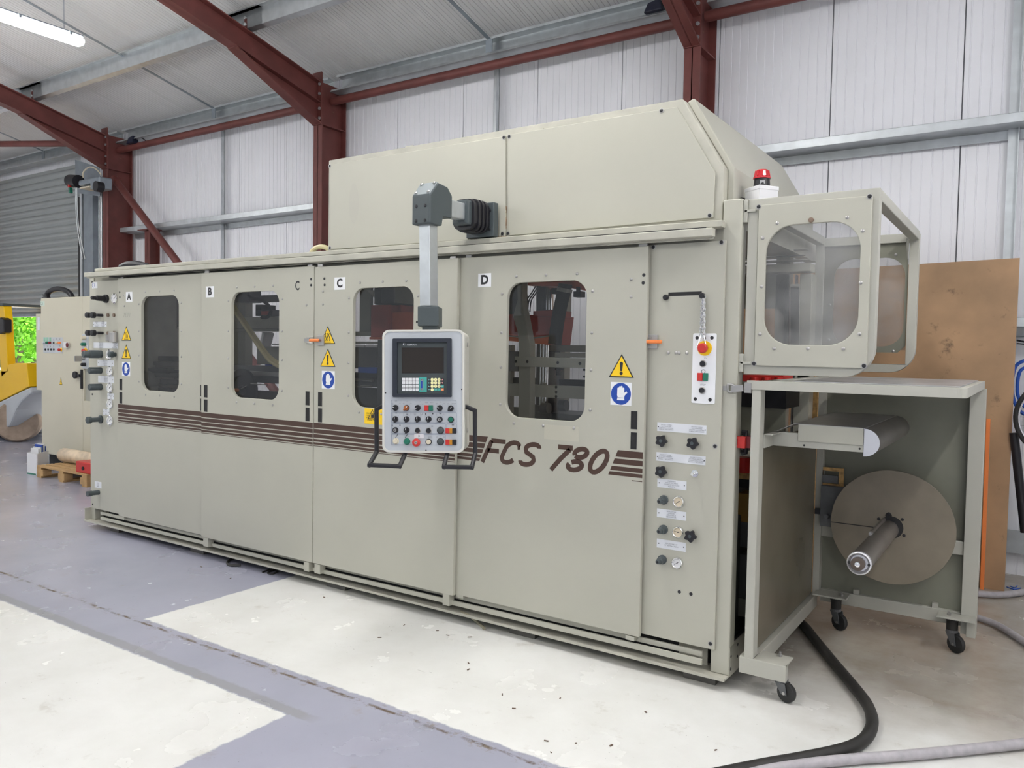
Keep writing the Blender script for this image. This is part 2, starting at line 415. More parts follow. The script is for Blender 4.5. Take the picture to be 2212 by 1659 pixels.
while PX0+k*PW < XR-.2:
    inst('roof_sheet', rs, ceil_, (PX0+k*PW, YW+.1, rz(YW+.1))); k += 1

# ------------------------------------------------------------------ steel frame
BAYS = [-16.25, -11.65, -7.10, -2.53]
bolt = shared('bolt', MB().lathe((0, 0, 0), (1, 0, 0), [(.017, 0), (.017, .014)], 8), GALV)
def ibeam_z(mb, x, y0, y1, z0, z1, fw=.145, ft=.013, wt=.009):
    return mb.box(x-fw/2, x+fw/2, y0, y0+ft, z0, z1).box(x-fw/2, x+fw/2, y1-ft, y1, z0, z1).box(x-wt/2, x+wt/2, y0, y1, z0, z1)
CY0, CY1 = 6.48, 6.86
which = ['beyond the shutter', 'beside the roller shutter', 'at mid machine', 'behind the hood end']
for i, x in enumerate(BAYS):
    ztop = 4.66
    t = thing('steel_column', f'red oxide steel I-column {which[i]}, bolted to a sloping rafter', 'column', (x, 6.67, 0))
    obj('column_shaft', ibeam_z(MB(), x, CY0, CY1, 0, ztop+.05), RED, t)
    obj('stiffener_plate', MB().box(x-.068, x+.068, CY0+.013, CY1-.013, 4.20, 4.212), RED, t)
    obj('end_plate', MB().box(x-.075, x+.075, CY0-.018, CY0, 4.20, 4.80), RED, t)
    for z in (4.27, 4.38, 4.55, 4.66):
        for s_ in (-.05, .05): inst('bolt', bolt, t, (x+s_, CY0-.018, z), (0, 0, -PI/2))
    # rafter with its haunch
    r = thing('steel_rafter', f'red steel rafter with tapered haunch, on the column {which[i]}', 'rafter', (x, 5.5, 4.9))
    y1, y0 = CY0-.019, -1.0
    def rt(Y): return 4.655+.238*(6.6-Y)      # top of rafter
    D = .245; mb = MB()
    for (za, zb, wd) in ((-.012, 0, .145), (-D, -D+.012, .145), (-D, 0, .009)):
        mb.hexa([(x-wd/2, y0, rt(y0)+za), (x+wd/2, y0, rt(y0)+za), (x+wd/2, y1, rt(y1)+za), (x-wd/2, y1, rt(y1)+za),
                 (x-wd/2, y0, rt(y0)+zb), (x+wd/2, y0, rt(y0)+zb), (x+wd/2, y1, rt(y1)+zb), (x-wd/2, y1, rt(y1)+zb)])
    obj('rafter_beam', mb, RED, r)
    ys = 5.30; hb = 4.205; mb = MB()
    for wd, fl in ((.145, .014), (.009, None)):
        a, b = rt(ys)-D, hb
        ta, tb = (a+.002, hb+.016) if fl else (rt(ys)-D+.004, rt(y1)-D)
        mb.hexa([(x-wd/2, ys, a-.012), (x+wd/2, ys, a-.012), (x+wd/2, y1, b), (x-wd/2, y1, b), (x-wd/2, ys, ta), (x+wd/2, ys, ta), (x+wd/2, y1, tb), (x-wd/2, y1, tb)])
    obj('haunch', mb, RED, r)
    for y in (5.45, 3.85, 2.25): obj('purlin_cleat', MB().box(x+.004, x+.05, y-.005, y+.005, rt(y), rt(y)+.19), RED, r)
    for dz in (.06, .13): inst('bolt', bolt, r, (x+.03, 5.444, rt(5.45)+dz), (0, 0, -PI/2))
def rt(Y): return 4.655+.238*(6.6-Y)
def zprofile(mb, pts, x0, x1, t):     # thin open section along x through (y, z) points
    for (ya, za), (yb, zb) in zip(pts, pts[1:]):
        d = V3((0, yb-ya, zb-za)).normalized(); n_ = V3((0, -d.z, d.y))*t/2
        a, b = V3((0, ya, za)), V3((0, yb, zb)); q = [a-n_, a+n_, b+n_, b-n_]
        mb.hexa([p+XF*x0 for p in q]+[p+XF*x1 for p in q])
    return mb
bayn = ['far left bay', 'bay of the roller shutter', 'bay left of the middle column', 'bay behind the machine hood', 'bay at the plywood']
# purlins, eaves beam, girts, tie tubes: one per bay
ends = BAYS+[XR]
for i in range(4):
    a, b = ends[i]+.01, ends[i+1]-.01
    n = bayn[i+1]
    for y, nm in ((5.45, 'lower'), (3.85, 'middle'), (2.25, 'upper'), (.65, 'topmost')):
        z = rt(y)
        o = obj('roof_purlin', zprofile(MB(), [(y-.075, z+.175), (y-.07, z+.19), (y-.005, z+.19), (y, z+.02), (y+.065, z+.005), (y+.07, z+.03)], a-.3, b+.3 if i < 3 else b, .004), GALV)
        tag(o, f'galvanised Z-section roof purlin, {nm} row, {n}', 'purlin', 'roof purlins')
    o = obj('eaves_beam', zprofile(MB(), [(6.62, 4.632), (6.60, 4.605), (6.78, 4.605), (6.80, 4.80), (6.70, 4.825), (6.70, 4.80)], a+.06, b-.06 if i < 3 else b, .004), GALV)
    tag(o, f'galvanised eaves beam under the roof edge, {n}', 'eaves beam', 'eaves beams')
    if i:
        o = obj('tie_tube', MB().cyl((a+.03, 6.67, 4.515), (b-.03 if i < 3 else b, 6.67, 4.515), .047), RED, smooth=True)
        tag(o, f'round red tie tube running below the eaves, {n}', 'tube', 'eaves tie tubes')
        gz = 3.283
        o = obj('wall_girt', zprofile(MB(), [(6.665, gz+.066), (6.65, gz+.06), (6.65, gz), (6.885, gz), (6.90, gz-.065), (6.88, gz-.07)], a+.08, b-.08 if i < 3 else b, .004), GALV)
        tag(o, f'galvanised horizontal wall girt high on the wall, {n}', 'girt', 'wall girts')
    else:
        o = obj('tie_tube', MB().cyl((a+.1, 5.2, 4.85), (b-.05, 6.1, 4.50), .045), RED, smooth=True)
        tag(o, 'slanting red brace tube under the roof left of the shutter column', 'tube')
    xm = (a+b)/2 if i < 3 else -.2
    o = obj('sag_bar', MB().bar((xm, 6.72, 4.80), (xm, .6, rt(.6)+.12), .045, .005, up=(0, .238, 1)).box(xm-.04, xm+.04, 6.70, 6.71, 4.66, 4.80), GALVD)
    tag(o, f'flat galvanised sag bar sloping under the roof, {n}', 'bar', 'roof sag bars')
    if i:
        o = obj('wall_strut', MB().box(xm-.035, xm+.035, 6.85, 6.856, 0, 4.6).box(xm+.029, xm+.035, 6.80, 6.856, 0, 4.6), GALV)
        tag(o, f'vertical galvanised angle strut on the wall, {n}', 'strut', 'wall struts')
gz = F(2205, 705, 6.65).z
o = obj('wall_girt', zprofile(MB(), [(6.665, gz+.066), (6.65, gz+.06), (6.65, gz), (6.885, gz), (6.90, gz-.065), (6.88, gz-.07)], -1.2, XR, .004), GALV)
tag(o, 'low galvanised wall girt emerging right of the leaning plywood', 'girt')
p1, p2 = F(246, 385, 6.54), F(390, 575, 6.54); p2 = p1+(p2-p1)*((p1.z-.02)/(p1.z-p2.z))
t = thing('brace_tube', 'round red diagonal brace running down from the shutter column', 'brace', p1)
obj('tube', MB().cyl(p1, p2, .052), RED, t, smooth=True)
obj('end_flange', MB().cyl(p1+(p2-p1)*.012, p1+(p2-p1)*.02, .085, n=4), RED, t)
pl, pr_ = F(321, 540, 6.75).x, F(340, 540, 6.75).x
t = thing('stub_post', 'short red steel post carrying the girt beside the diagonal brace', 'post', (pl, 6.75, 0))
obj('post_shaft', ibeam_z(MB(), (pl+pr_)/2, 6.66, 6.82, 0, 3.27, fw=.13), RED, t)
obj('cap_plate', MB().box(pl-.04, pr_+.04, 6.60, 6.80, 3.262, 3.276), RED, t)

# ------------------------------------------------------------------ roller shutter door
sh = struct('door_1', MB().box(-18.4, -12.95, 6.80, 6.84, 2.10, 4.2), SHUT)
slat = MB(); prof = [(0, 0), (.012, .02), (.03, .04), (.034, .06), (.03, .08), (.012, .1), (0, .112)]
n = len(prof); slat.add([(-18.4, -d, z) for d, z in prof]+[(-12.9, -d, z) for d, z in prof], [(i, i+1, n+i+1, n+i) for i in range(n-1)])
slatm = shared('slat', slat, SHUT)
for i in range(21): inst('slat', slatm, sh, (0, 6.80, 2.10+.112*i))
obj('bottom_rail', MB().box(-18.4, -12.9, 6.77, 6.85, 2.05, 2.10), GALVD, sh)
obj('guide_rail', MB().box(-12.80, -12.74, 6.70, 6.76, 0, 4.1).box(-12.92, -12.74, 6.84, 6.90, 0, 4.1), GALV, sh)
obj('brush_seal', MB().box(-12.93, -12.80, 6.74, 6.80, 0, 3.95), RUB, sh)
obj('door_jamb', MB().box(-12.72, -12.45, 6.72, 6.90, 0, 4.2), GALVD, sh)
obj('curtain_head', MB().box(-18.4, -12.95, 6.80, 6.86, 4.2, 4.50), SHUT, sh)
mt = thing('shutter_motor', 'grey shutter drive motor with dangling pull chain on a dark end plate', 'motor', F(185, 395, 6.2))
obj('end_plate', MB().add([F(162, 345, 6.46), F(216, 362, 6.46), F(216, 424, 6.46), F(164, 417, 6.46), F(162, 345, 6.48), F(216, 362, 6.48), F(216, 424, 6.48), F(164, 417, 6.48)],
    [(0, 1, 2, 3), (4, 5, 6, 7), (0, 1, 5, 4), (1, 2, 6, 5), (2, 3, 7, 6), (3, 0, 4, 7)]), GALVD, mt)
def pbox(mb, x0, x1, y0, y1, Y, d):   # box standing on the picture rectangle taken at depth Y
    a, b = F(x0, y1, Y), F(x1, y0, Y); return mb.box(a.x, b.x, Y, Y+d, a.z, b.z)
def pcyl(mb, x, y, r_px, Y, d, n=18):
    c = F(x, y, Y); r = (F(x+r_px, y, Y)-c).length; return mb.cyl(c, c+YF*d, r, n=n)
obj('motor_housing', pbox(MB(), 168, 194, 384, 402, 6.2, .2), GALVD, mt, bevel=.03)
obj('gear_case', pbox(MB(), 194, 214, 380, 410, 6.2, .2), GALVD, mt, bevel=.02)
obj('drive_hub', pcyl(MB(), 206, 402, 6, 6.12, .1), BLACK, mt)
obj('brake_cap', MB().cyl(F(152, 391, 6.25), F(170, 392, 6.25), .095), BLACK, mt, smooth=True)
obj('mounting_foot', pbox(MB(), 172, 193, 401, 408, 6.18, .2), IVORY, mt)
obj('pull_handle', MB().bar(F(150, 392, 6.2), F(151, 405, 6.2), .04, .04), REDP, mt); obj('pull_handle', MB().bar(F(152, 406, 6.2), F(153, 417, 6.2), .04, .04), GREENP, mt)
for dx in (0, 3): obj('pull_chain', MB().tube([F(163+dx, 402, 6.25), F(166+dx, 480, 6.25), F(178+dx*2, 560, 6.25)], .008, 6, 4), GALV, mt)
obj('cable', MB().tube([F(180, 384, 6.2), F(180, 372, 6.2), F(193, 361, 6.2), F(207, 365, 6.2), F(218, 377, 6.2)], .01, 6, 6), IVORY, mt)
tag(obj('conduit', MB().cyl(F(214.5, 415, 6.5), F(214.5, 700, 6.5), .012).cyl(F(219.5, 380, 6.5), F(219.5, 700, 6.5), .02), GALV), 'grey conduit pipes running down the jamb beside the shutter column', 'conduit')

# ------------------------------------------------------------------ lights
def batten(name, x, y, z, L_, label, em):
    t = thing(name, label, 'light', (x, y, z), 'LED batten lights')
    y0, y1 = y-L_/2, y+L_/2
    obj('housing', MB().box(x-.045, x+.045, y0, y1, z, z+.03), GALVD, t, bevel=.015)
    obj('diffuser', MB().box(x-.058, x+.058, y0+.01, y1+.005, z-.062, z-.001), em, t, bevel=.024)
    for f in (.08, .35, .65, .92): obj('clip', MB().box(x-.058, x+.058, y0+L_*f-.01, y0+L_*f+.01, z-.012, z+.02), GALVD, t)
    for f in (.1, .9): obj('suspension_wire', MB().cyl((x, y0+L_*f, z+.035), (x, y0+L_*f, rz(y0+L_*f)-.012), .003, n=6), GALVD, t)
LED = M('led_diffuser', (1, .985, .96), emit=LAMP)
p = FZ(183, 92, 4.22)
batten('batten_light', p.x-.03, p.y-.76, 4.25, 1.5, 'lit white LED batten light hanging on wires at upper left', LED)
for x, y in ((-11.6, 2.95), (-2.4, 2.95), (1.2, 2.95), (-11.6, -1.4), (-9.3, -1.4), (-7.0, -1.4), (-2.4, -1.4), (1.2, -1.4)):  # unseen battens; the one between the left bays is added to brighten that side
    batten('batten_light', x, y, 4.25, 1.5, 'unseen lit LED batten light hanging over the aisle in front of the machine', LED)
# ------------------------------------------------------------------ the machine
YA, YB, YP, YC = 3.628, 3.600, 3.662, 3.677       # fronts: doors A/D, doors B/C, side panels, corner column
mach = thing('thermoforming_machine', 'long pebble-grey thermoforming machine with four sliding window doors marked A B C D', 'machine', (-4, 4.4, 0))
def ZZ(z, Y): return 1.6-(1.6-z)*Y/YC
def XX(x, Y): return x*Y/YC
base = MB().box(-6.865, -1.172, 3.62, 3.80, .054, .062).box(-6.865, -1.172, 3.614, 3.622, .054, .068).box(-6.866, -6.858, 3.622, 3.70, .054, .165)
obj('base_channel', base, PEBD, mach)
obj('channel_back', MB().box(-6.85, -1.26, 3.78, 3.80, .062, .2), DARK, mach)
obj('base_beam', MB().box(-6.8, -1.2, 3.72, 3.78, .036, .054).box(-6.8, -1.2, 4.9, 5.0, .036, .06).box(-6.85, -1.18, 3.80, 5.0, .055, .09), IRON, mach)
obj('recess_plate', MB().box(-1.45, -1.30, 3.745, 3.75, .062, .17), PEBD, mach)
for (zl0, zl1, zr0, zr1, Y) in ((.076, .099, .082, .111, 3.636), (.121, .145, .126, .151, 3.664)):
    x0, x1 = XX(-6.712, Y), XX(-1.306, Y); a, b, c, d = (ZZ(z, Y) for z in (zl0, zl1, zr0, zr1))
    obj('slide_rail', MB().hexa([(x0, Y, a), (x1, Y, c), (x1, Y+.012, c), (x0, Y+.012, a), (x0, Y, b), (x1, Y, d), (x1, Y+.012, d), (x0, Y+.012, b)]), PEB, mach)
obj('corner_column', MB().box(-1.262, -1.171, YC, YC+.078, .062, 2.332), PEB, mach, bevel=.006)
obj('corner_base_plate', MB().box(-1.18, -1.1695, YC+.004, 4.95, .054, .20), PEBD, mach)
for y, z in ((3.70, .09), (3.70, .15), (3.80, .12), (3.80, .18)): obj('bolt_hole', MB().lathe((-1.169, y, z), (1, 0, 0), [(.008, 0), (.008, .001)], 10), DARK, mach)
obj('end_post', MB().box(-6.872, -6.80, YC, YC+.08, .062, 2.19), PEB, mach, bevel=.006)
obj('header', MB().box(-6.84, -1.262, YC+.01, YC+.03, 2.125, 2.20), PEBD, mach)
obj('track', MB().box(-6.45, -1.32, 3.615, 3.685, 2.155, 2.20), DARK, mach)
def slab(zl0, zl1, zr0, zr1, xl, xr, Y0, Y1, name, mat, Yp=None, bev=.004):
    Yp = Yp or Y0; a, b, c, d = (ZZ(z, Yp) for z in (zl0, zl1, zr0, zr1)); x0, x1 = XX(xl, Yp), XX(xr, Yp)
    return obj(name, MB().hexa([(x0, Y0, a), (x1, Y0, c), (x1, Y1, c), (x0, Y1, a), (x0, Y0, b), (x1, Y0, d), (x1, Y1, d), (x0, Y1, b)]), mat, mach, bevel=bev)
slab(2.181, 2.219, 2.166, 2.206, -6.96, -1.312, 3.575, 3.62, 'door_cover_rail', PEBD)
slab(2.219, 2.245, 2.206, 2.240, -6.79, -1.266, 3.625, 3.70, 'upper_rail', PEBD)
slab(2.17, 2.219, 2.155, 2.206, -6.955, -1.315, 3.62, 3.635, 'rail_back', PEBD, Yp=3.6)
# ---- doors
def screws_round(mb_mesh, parent, Y, x0, x1, z0, z1, g=.034):
    P = [(x0+(x1-x0)*f, z1+g) for f in (.12, .5, .88)]+[(x0+(x1-x0)*f, z0-g) for f in (.12, .5, .88)]
    P += [(x0-g, z1-(z1-z0)*f) for f in (.08, .37, .63, .91)]+[(x1+g, z1-(z1-z0)*f) for f in (.08, .37, .63, .91)]
    for x, z in P: inst('screw', mb_mesh, parent, (x, Y, z))
SCREW = shared('screw', MB().lathe((0, 0, 0), (0, -1, 0), [(.0085, 0), (.0085, .002), (.005, .005), (.001, .0055)], 8), STEEL, True)
BLKB = shared('black_bolt', MB().lathe((0, 0, 0), (0, -1, 0), [(.009, 0), (.009, .001), (.006, .002), (.005, .0025)], 10), BLACK)
BRIGHTB = shared('socket_bolt_washer', MB().lathe((0, 0, 0), (0, -1, 0), [(.0125, 0), (.0125, .0015), (.009, .002)], 12), STEEL)
def socket(parent, P):
    inst('washer', BRIGHTB, parent, P); inst('socket_bolt', BLKB, parent, P-YF*.0012)
def win(px, Y): x0, x1, zt, zb = px; return F(x0, (zt[1]+zb[1])/2, Y).x, F(x1, (zt[1]+zb[1])/2, Y).x, F(*zb, Y).z, F(*zt, Y).z
DOORS = {}
def door(key, lab, xl, xr, zl, Y, w_):
    x0, x1 = XX(xl, Y), XX(xr, Y); z0, z1 = ZZ(zl[0], Y), ZZ(zl[1], Y); fr = front(Y)
    wx0, wx1, wz0, wz1 = w_
    d = obj('sliding_door', MB().ext(fr, [rect(x0, x1, z0, z1), rrect(wx0, wx1, wz0, wz1, .088)], -.025, 0), PEB, mach, bevel=.003, label=lab)
    obj('window_pane', MB().ext(fr, [rrect(wx0-.02, wx1+.02, wz0-.02, wz1+.02, .1)], -.030, -.026), PANE, d)
    screws_round(SCREW, d, Y, wx0, wx1, wz0, wz1)
    DOORS[key] = (d, fr, Y, x0, x1, z0, z1); return d
wA = win((305.2, 386.1, (345, 638.8), (347.8, 845.5)), YA); wB = win((499.7, 602.3, (552, 629.4), (552, 861.5)), YB)
wD = win((1093.5, 1265, (1179.4, 608), (1175.4, 906)), YA)
wC = list(win((761.6, 892.3, (826, 620.5), (826, 884)), YB)); wC[2] = wD[2]-.005
door('A', 'grey sliding door marked A, leftmost of the four', -6.429, -5.27, (.147, 2.147), YA, wA)
door('B', 'grey sliding door marked B with a stencilled C in its corner', -5.288, -4.056, (.134, 2.147), YB, wB)
door('C', 'grey sliding door marked C behind the hanging control panel', -4.050, -2.842, (.135, 2.139), YB, wC)
door('D', 'grey sliding door marked D with the large brown FCS 780 lettering', -2.88, -1.639, (.148, 2.137), YA, wD)
def P2(px, py, Y): p = F(px, py, Y); return p.x, p.z
# stripes: top edge of the band, then widths
def stripes(key, xa, xb, ztop, bands, slant=None):
    d, fr, Y, *_ = DOORS[key]
    for (o, h) in bands:
        a0, a1 = ztop-o, ztop-o-h
        s0 = slant(a0) if slant else None
        q = [(xa, a1), (xb, a1), (xb, a0), (xa, a0)]
        if slant and slant(0) > 0: q = [(xa, a1), (xb-.40*(o+h), a1), (xb-.40*o, a0), (xa, a0)]
        if slant and slant(0) < 0: q = [(xa-.40*(o+h), a1), (xb, a1), (xb, a0), (xa-.40*o, a0)]
        obj('stripe', MB().ext(fr, [q], 0, .0008), BROWN, d)
BND = [(0, .034), (.041, .027), (.075, .023), (.107, .0165), (.130, .0145), (.151, .004)]
zA = P2(254.7, 872.5, YA)[1]; zB = P2(437, 890, YB)[1]
ztop = {'A': zA, 'B': P2(560, 902.5, YB)[1], 'C': P2(700, 915, YB)[1], 'D': P2(1333, 972, YA)[1]}
for k in 'ABC':
    d, fr, Y, x0, x1, *_ = DOORS[k]; stripes(k, x0+.002, x1-.002, ztop[k], BND)
d, fr, Y, x0, x1, *_ = DOORS['D']
BD = [(0, .034), (.044, .027), (.083, .022), (.112, .018)]
zl = P2(1052, 943, YA)[1]
stripes('D', x0+.01, P2(1054, 943, YA)[0], zl, BND[:5], lambda z: 1)
stripes('D', P2(1335, 972, YA)[0], x1-.003, ztop['D'], BD, lambda z: -1)
stripes('D', x1-.06, x1-.003, P2(1380, 1039, YA)[1], [(0, .004)])
# big italic lettering, drawn as strokes in a sheared box
def Dz(px, py): return P2(980+px/3.073, 520+py/3.073, YA)
zb = Dz(175, 1467)[1]; zt = Dz(245, 1310)[1]; H = zt-zb; SHR = (Dz(245, 1310)[0]-Dz(175, 1467)[0])/H; ST = .185
def glyph(name, strokes, xl, wd, zb):
    mb = MB()
    for s_ in strokes:
        pts = [(xl+a*wd+SHR*b*H, zb+b*H) for a, b in s_]
        mb.ribbon(fr, pts, ST*H, 0, .0009)
    o = obj('lettering', mb, BROWN, d)
def at_base(px, py): return Dz(px, py)
k = 1.0
lx = [Dz(v, 1467)[0] for v in (190, 296, 422, 628, 736, 872)]
wds = [Dz(v+w_, 1467)[0]-Dz(v, 1467)[0] for v, w_ in ((190, 88), (296, 92), (422, 92), (628, 84), (736, 98), (872, 100))]
h_ = ST/2
zbs = [zb]*6
glyph('F', [[(0, 0), (0, 1-h_)], [(-.03, 1-h_), (1.02, 1-h_)], [(0, .5), (.85, .5)]], lx[0], wds[0], zb)
glyph('C', [[(.98, .74)]+arc(.5, .66, .47, .34-h_, 18, 180, 10)+arc(.5, .34, .47, .34-h_, 180, 330, 10)], lx[1], wds[1], zb)
glyph('S', [arc(.5, .745, .46, .255-h_, 8, 200, 12)+[(.2, .58), (.5, .5), (.8, .42)]+arc(.5, .255, .46, .255-h_, 20, -172, 12)], lx[2], wds[2], zb)
glyph('7', [[(-.05, 1-h_), (1.08, 1-h_)], [(.93, 1-h_*1.7), (.55, .47), (.22, 0)]], lx[3], wds[3], zb)
glyph('8', [arc(.5, .745, .40, .255-h_, 215, -135, 20), arc(.5, .255, .45, .255-h_, 135, -200, 20)], lx[4], wds[4], zb)
glyph('0', [arc(.5, .5, .45, .5-h_, 0, 360, 26)], lx[5], wds[5], zb)
# letter plates
def plate(parent, fr, x0, x1, z0, z1, mat, name='sign_plate', d=.0015, r=None):
    return obj(name, MB().ext(fr, [rrect(x0, x1, z0, z1, r) if r else rect(x0, x1, z0, z1)], 0, d), mat, parent)
def pxrect(px0, py0, px1, py1, Y): a = F(px0, py1, Y); b = F(px1, py0, Y); return a.x, b.x, a.z, b.z
for key, r_, ch in (('A', (272.3, 630.5, 286, 652), 'A'), ('B', (445, 618.5, 462.5, 642.5), 'B'), ('C', (722.5, 599, 746, 626), 'C'), ('D', (1033, 590.5, 1061.5, 620), 'D')):
    d, fr, Y, *_ = DOORS[key]; q = pxrect(*r_, Y)
    z0, z1 = (F((r_[0]+r_[2])/2, r_[3], Y).z, F((r_[0]+r_[2])/2, r_[1], Y).z)
    plate(d, fr, q[0], q[1], z0, z1, WHITE); text(ch, (z1-z0)*.92, fr, (q[0]+q[1])/2, (z0+z1)/2, INK, d, d=.002, bold=.003)
d, fr, Y, *_ = DOORS['B']; p = F(642.5, 618, Y)
text('C', .085, fr, p.x, p.z, INK, d, d=.001, sx=.75, bold=.0015)
# warning signs
HAND = [(-.30, -.46), (.30, -.46), (.27, -.30), (.30, -.12), (.52, .10), (.44, .20), (.33, .13), (.27, .06), (.27, .42), (.19, .47), (.13, .42), (.13, .54), (.05, .60), (-.01, .54), (-.02, .55), (-.09, .58), (-.15, .52), (-.15, .44), (-.22, .47), (-.28, .42), (-.29, .0), (-.30, -.12), (-.27, -.30)]
def tri_sign(d, fr, Y, apex, bl, br, kind):
    A, B_, C_ = (P2(*q, Y) for q in (apex, bl, br)); cx = (B_[0]+C_[0])/2; w2 = (C_[0]-B_[0])/2; zb = (B_[1]+C_[1])/2; h = A[1]-zb; zb_ = zb
    o = obj('warning_sign', MB().ext(fr, [[(cx-w2, zb), (cx+w2, zb), (cx, zb+h)]], 0, .0015), INK, d)
    k = .86; cz = zb+h/3
    obj('sign_face', MB().ext(fr, [[(cx-w2*k, cz-h/3*k), (cx+w2*k, cz-h/3*k), (cx, cz+h*2/3*k)]], .0015, .0022), YEL, o)
    mb = MB()
    if kind == '!':
        mb.ext(fr, [[(cx-w2*.07, zb+h*.27), (cx+w2*.07, zb+h*.27), (cx+w2*.13, zb+h*.62), (cx, zb+h*.67), (cx-w2*.13, zb+h*.62)]], .0022, .003)
        mb.ext(fr, [circ(cx, zb+h*.175, w2*.13, 12)], .0022, .003)
    else:
        for dx in (-.24, 0, .24):
            mb.ribbon(fr, [(cx+w2*(dx+.07*math.sin(t*PI*2/8)), zb+h*(.18+.42*t/8)) for t in range(9)], w2*.075, .0022, .003)
        mb.ribbon(fr, [(cx-w2*.45, zb+h*.11), (cx+w2*.45, zb+h*.11)], w2*.06, .0022, .003)
    obj('sign_symbol', mb, INK, o)
def glove_sign(d, fr, Y, x0, y0, x1, y1):
    xm, ym = (x0+x1)/2, (y0+y1)/2
    a0, a1 = F(x0, ym, Y).x, F(x1, ym, Y).x; b0, b1 = F(xm, y1, Y).z, F(xm, y0, Y).z
    o = obj('glove_sign', MB().ext(fr, [rect(a0, a1, b0, b1)], 0, .0015), WHITE, d)
    cx, cz, r = (a0+a1)/2, (b0+b1)/2, min(a1-a0, b1-b0)*.475
    obj('sign_face', MB().ext(fr, [circ(cx, cz, r, 32)], .0015, .0022), BLUE, o)
    obj('sign_symbol', MB().ext(fr, [[(cx+a*r*1.25, cz+b*r*1.25) for a, b in HAND]], .0022, .003), WHITE, o)
    obj('sign_symbol_line', MB().ribbon(fr, [(cx-.36*r, cz-.36*r), (cx+.36*r, cz-.36*r)], r*.03, .003, .0033).ribbon(fr, arc(cx-.1*r, cz-.1*r, .28*r, .28*r, 180, 290, 8), r*.03, .003, .0033), BLUE, o)
def zpt(ox, oy, s_): return lambda x, y: (ox+x/s_, oy+y/s_)
q = zpt(640, 680, 4.484); d, fr, Y, *_ = DOORS['C']
tri_sign(d, fr, Y, q(305, 110), q(234, 281), q(378, 283), 'h'); tri_sign(d, fr, Y, q(305, 328), q(234, 500), q(379, 505), '!')
glove_sign(d, fr, Y, *q(249, 544), *q(373, 717))
yl = pxrect(*q(661, 902), 832, 914.5, Y); pm = q(661, 978); z0, z1 = F(pm[0], 680+1052/4.484, Y).z, F(pm[0], 680+903/4.484, Y).z; a0, a1 = yl[0], yl[0]+.155
o = plate(d, fr, a0, a1, z0, z1, YEL, 'crush_warning_label', .001)
cx = (a0+a1)/2-.01; obj('sign_symbol', MB().ribbon(fr, [(cx-.036, z1-.064), (cx+.036, z1-.064), (cx, z1-.008)], .004, .001, .0016, True).ext(fr, [[(cx-.012, z1-.058), (cx+.012, z1-.058), (cx+.012, z1-.04), (cx+.004, z1-.028), (cx, z1-.04), (cx-.008, z1-.03)]], .001, .0016), INK, o)
text('CRUSH HAZARD\nUSE THE LOCKS\nWHEN WORKING\nUNDER TOOL', .0135, fr, cx, z0+.045, INK, o, d=.0015)
q = zpt(180, 560, 4.096); d, fr, Y, *_ = DOORS['A']
tri_sign(d, fr, Y, q(381, 592), q(340, 720), q(424, 720), 'h'); tri_sign(d, fr, Y, q(379, 754), q(340, 880), q(423, 881), '!')
glove_sign(d, fr, Y, *q(344, 910), *q(415, 1034))
q = zpt(980, 520, 3.073); d, fr, Y, *_ = DOORS['D']
tri_sign(d, fr, Y, q(1117, 752), q(1031, 906), q(1196, 909), '!'); glove_sign(d, fr, Y, *q(1042, 940), *q(1181, 1093))
obj('tape_patch', MB().ext(fr, [rect(*[P2(*q(602, 1220), Y)[0], P2(*q(832, 1230), Y)[0]], P2(*q(720, 1325), Y)[1], P2(*q(720, 1228), Y)[1])], 0, .0004), M('clear_tape', (.50, .485, .40), .3), d)
# recessed hand slots, two per stack
def slot(key, x0, y0, x1, y1):
    d, fr, Y, *_ = DOORS[key]; ym, xm = (y0+y1)/2, (x0+x1)/2
    a0, a1, b0, b1 = F(x0, ym, Y).x, F(x1, ym, Y).x, F(xm, y1, Y).z, F(xm, y0, Y).z
    o = obj('hand_slot', MB().ext(fr, [rect(a0, a1, b0, b1), rect(a0+.004, a1-.004, b0+.004, b1-.004)], 0, .002), BLACK, d)
    obj('slot_cavity', MB().ext(fr, [rect(a0+.003, a1-.003, b0+.003, b1-.003)], 0, .0005), DARK, o)
for a in (('A', 258.6, 818.5, 264, 842.5), ('A', 258.6, 847, 264, 871.5), ('A', 432.7, 831, 434.4, 856), ('A', 432.7, 861, 434.4, 887),
          ('B', 441, 831.5, 448, 858.5), ('B', 441, 863, 448, 889.5), ('B', 660.3, 845.5, 668.5, 875.5), ('B', 660.3, 880.5, 668.5, 910),
          ('C', 687.5, 847, 695.7, 877.5), ('C', 687.5, 882, 695.7, 912), ('D', 1363, 888, 1376.5, 927), ('D', 1362.5, 934, 1375.5, 970.5)): slot(*a)
for key, pts in (('A', ((258.5, 631.5), (258.8, 642), (268.3, 638), (268.5, 661))), ('B', ((672, 603), (672, 616), (662, 659))), ('C', ((700.7, 602), (701.3, 615.5), (697.7, 629.5), (697.7, 657.5))),
                 ('D', ((1390.8, 594), (1389.5, 611), (1363.5, 603.5), (1363.3, 641.5)))):
    d, fr, Y, *_ = DOORS[key]
    for i, (px, py) in enumerate(pts): inst('bolt', BLKB if i < 2 else SCREW, d, F(px, py, Y))
d, fr, Y, *_ = DOORS['A']; p = F(273.5, 681, Y)
text('TET1', .05, fr, p.x, p.z, M('pencil', (.3, .29, .25), .6), d, 'pencil_mark', shear=.3)
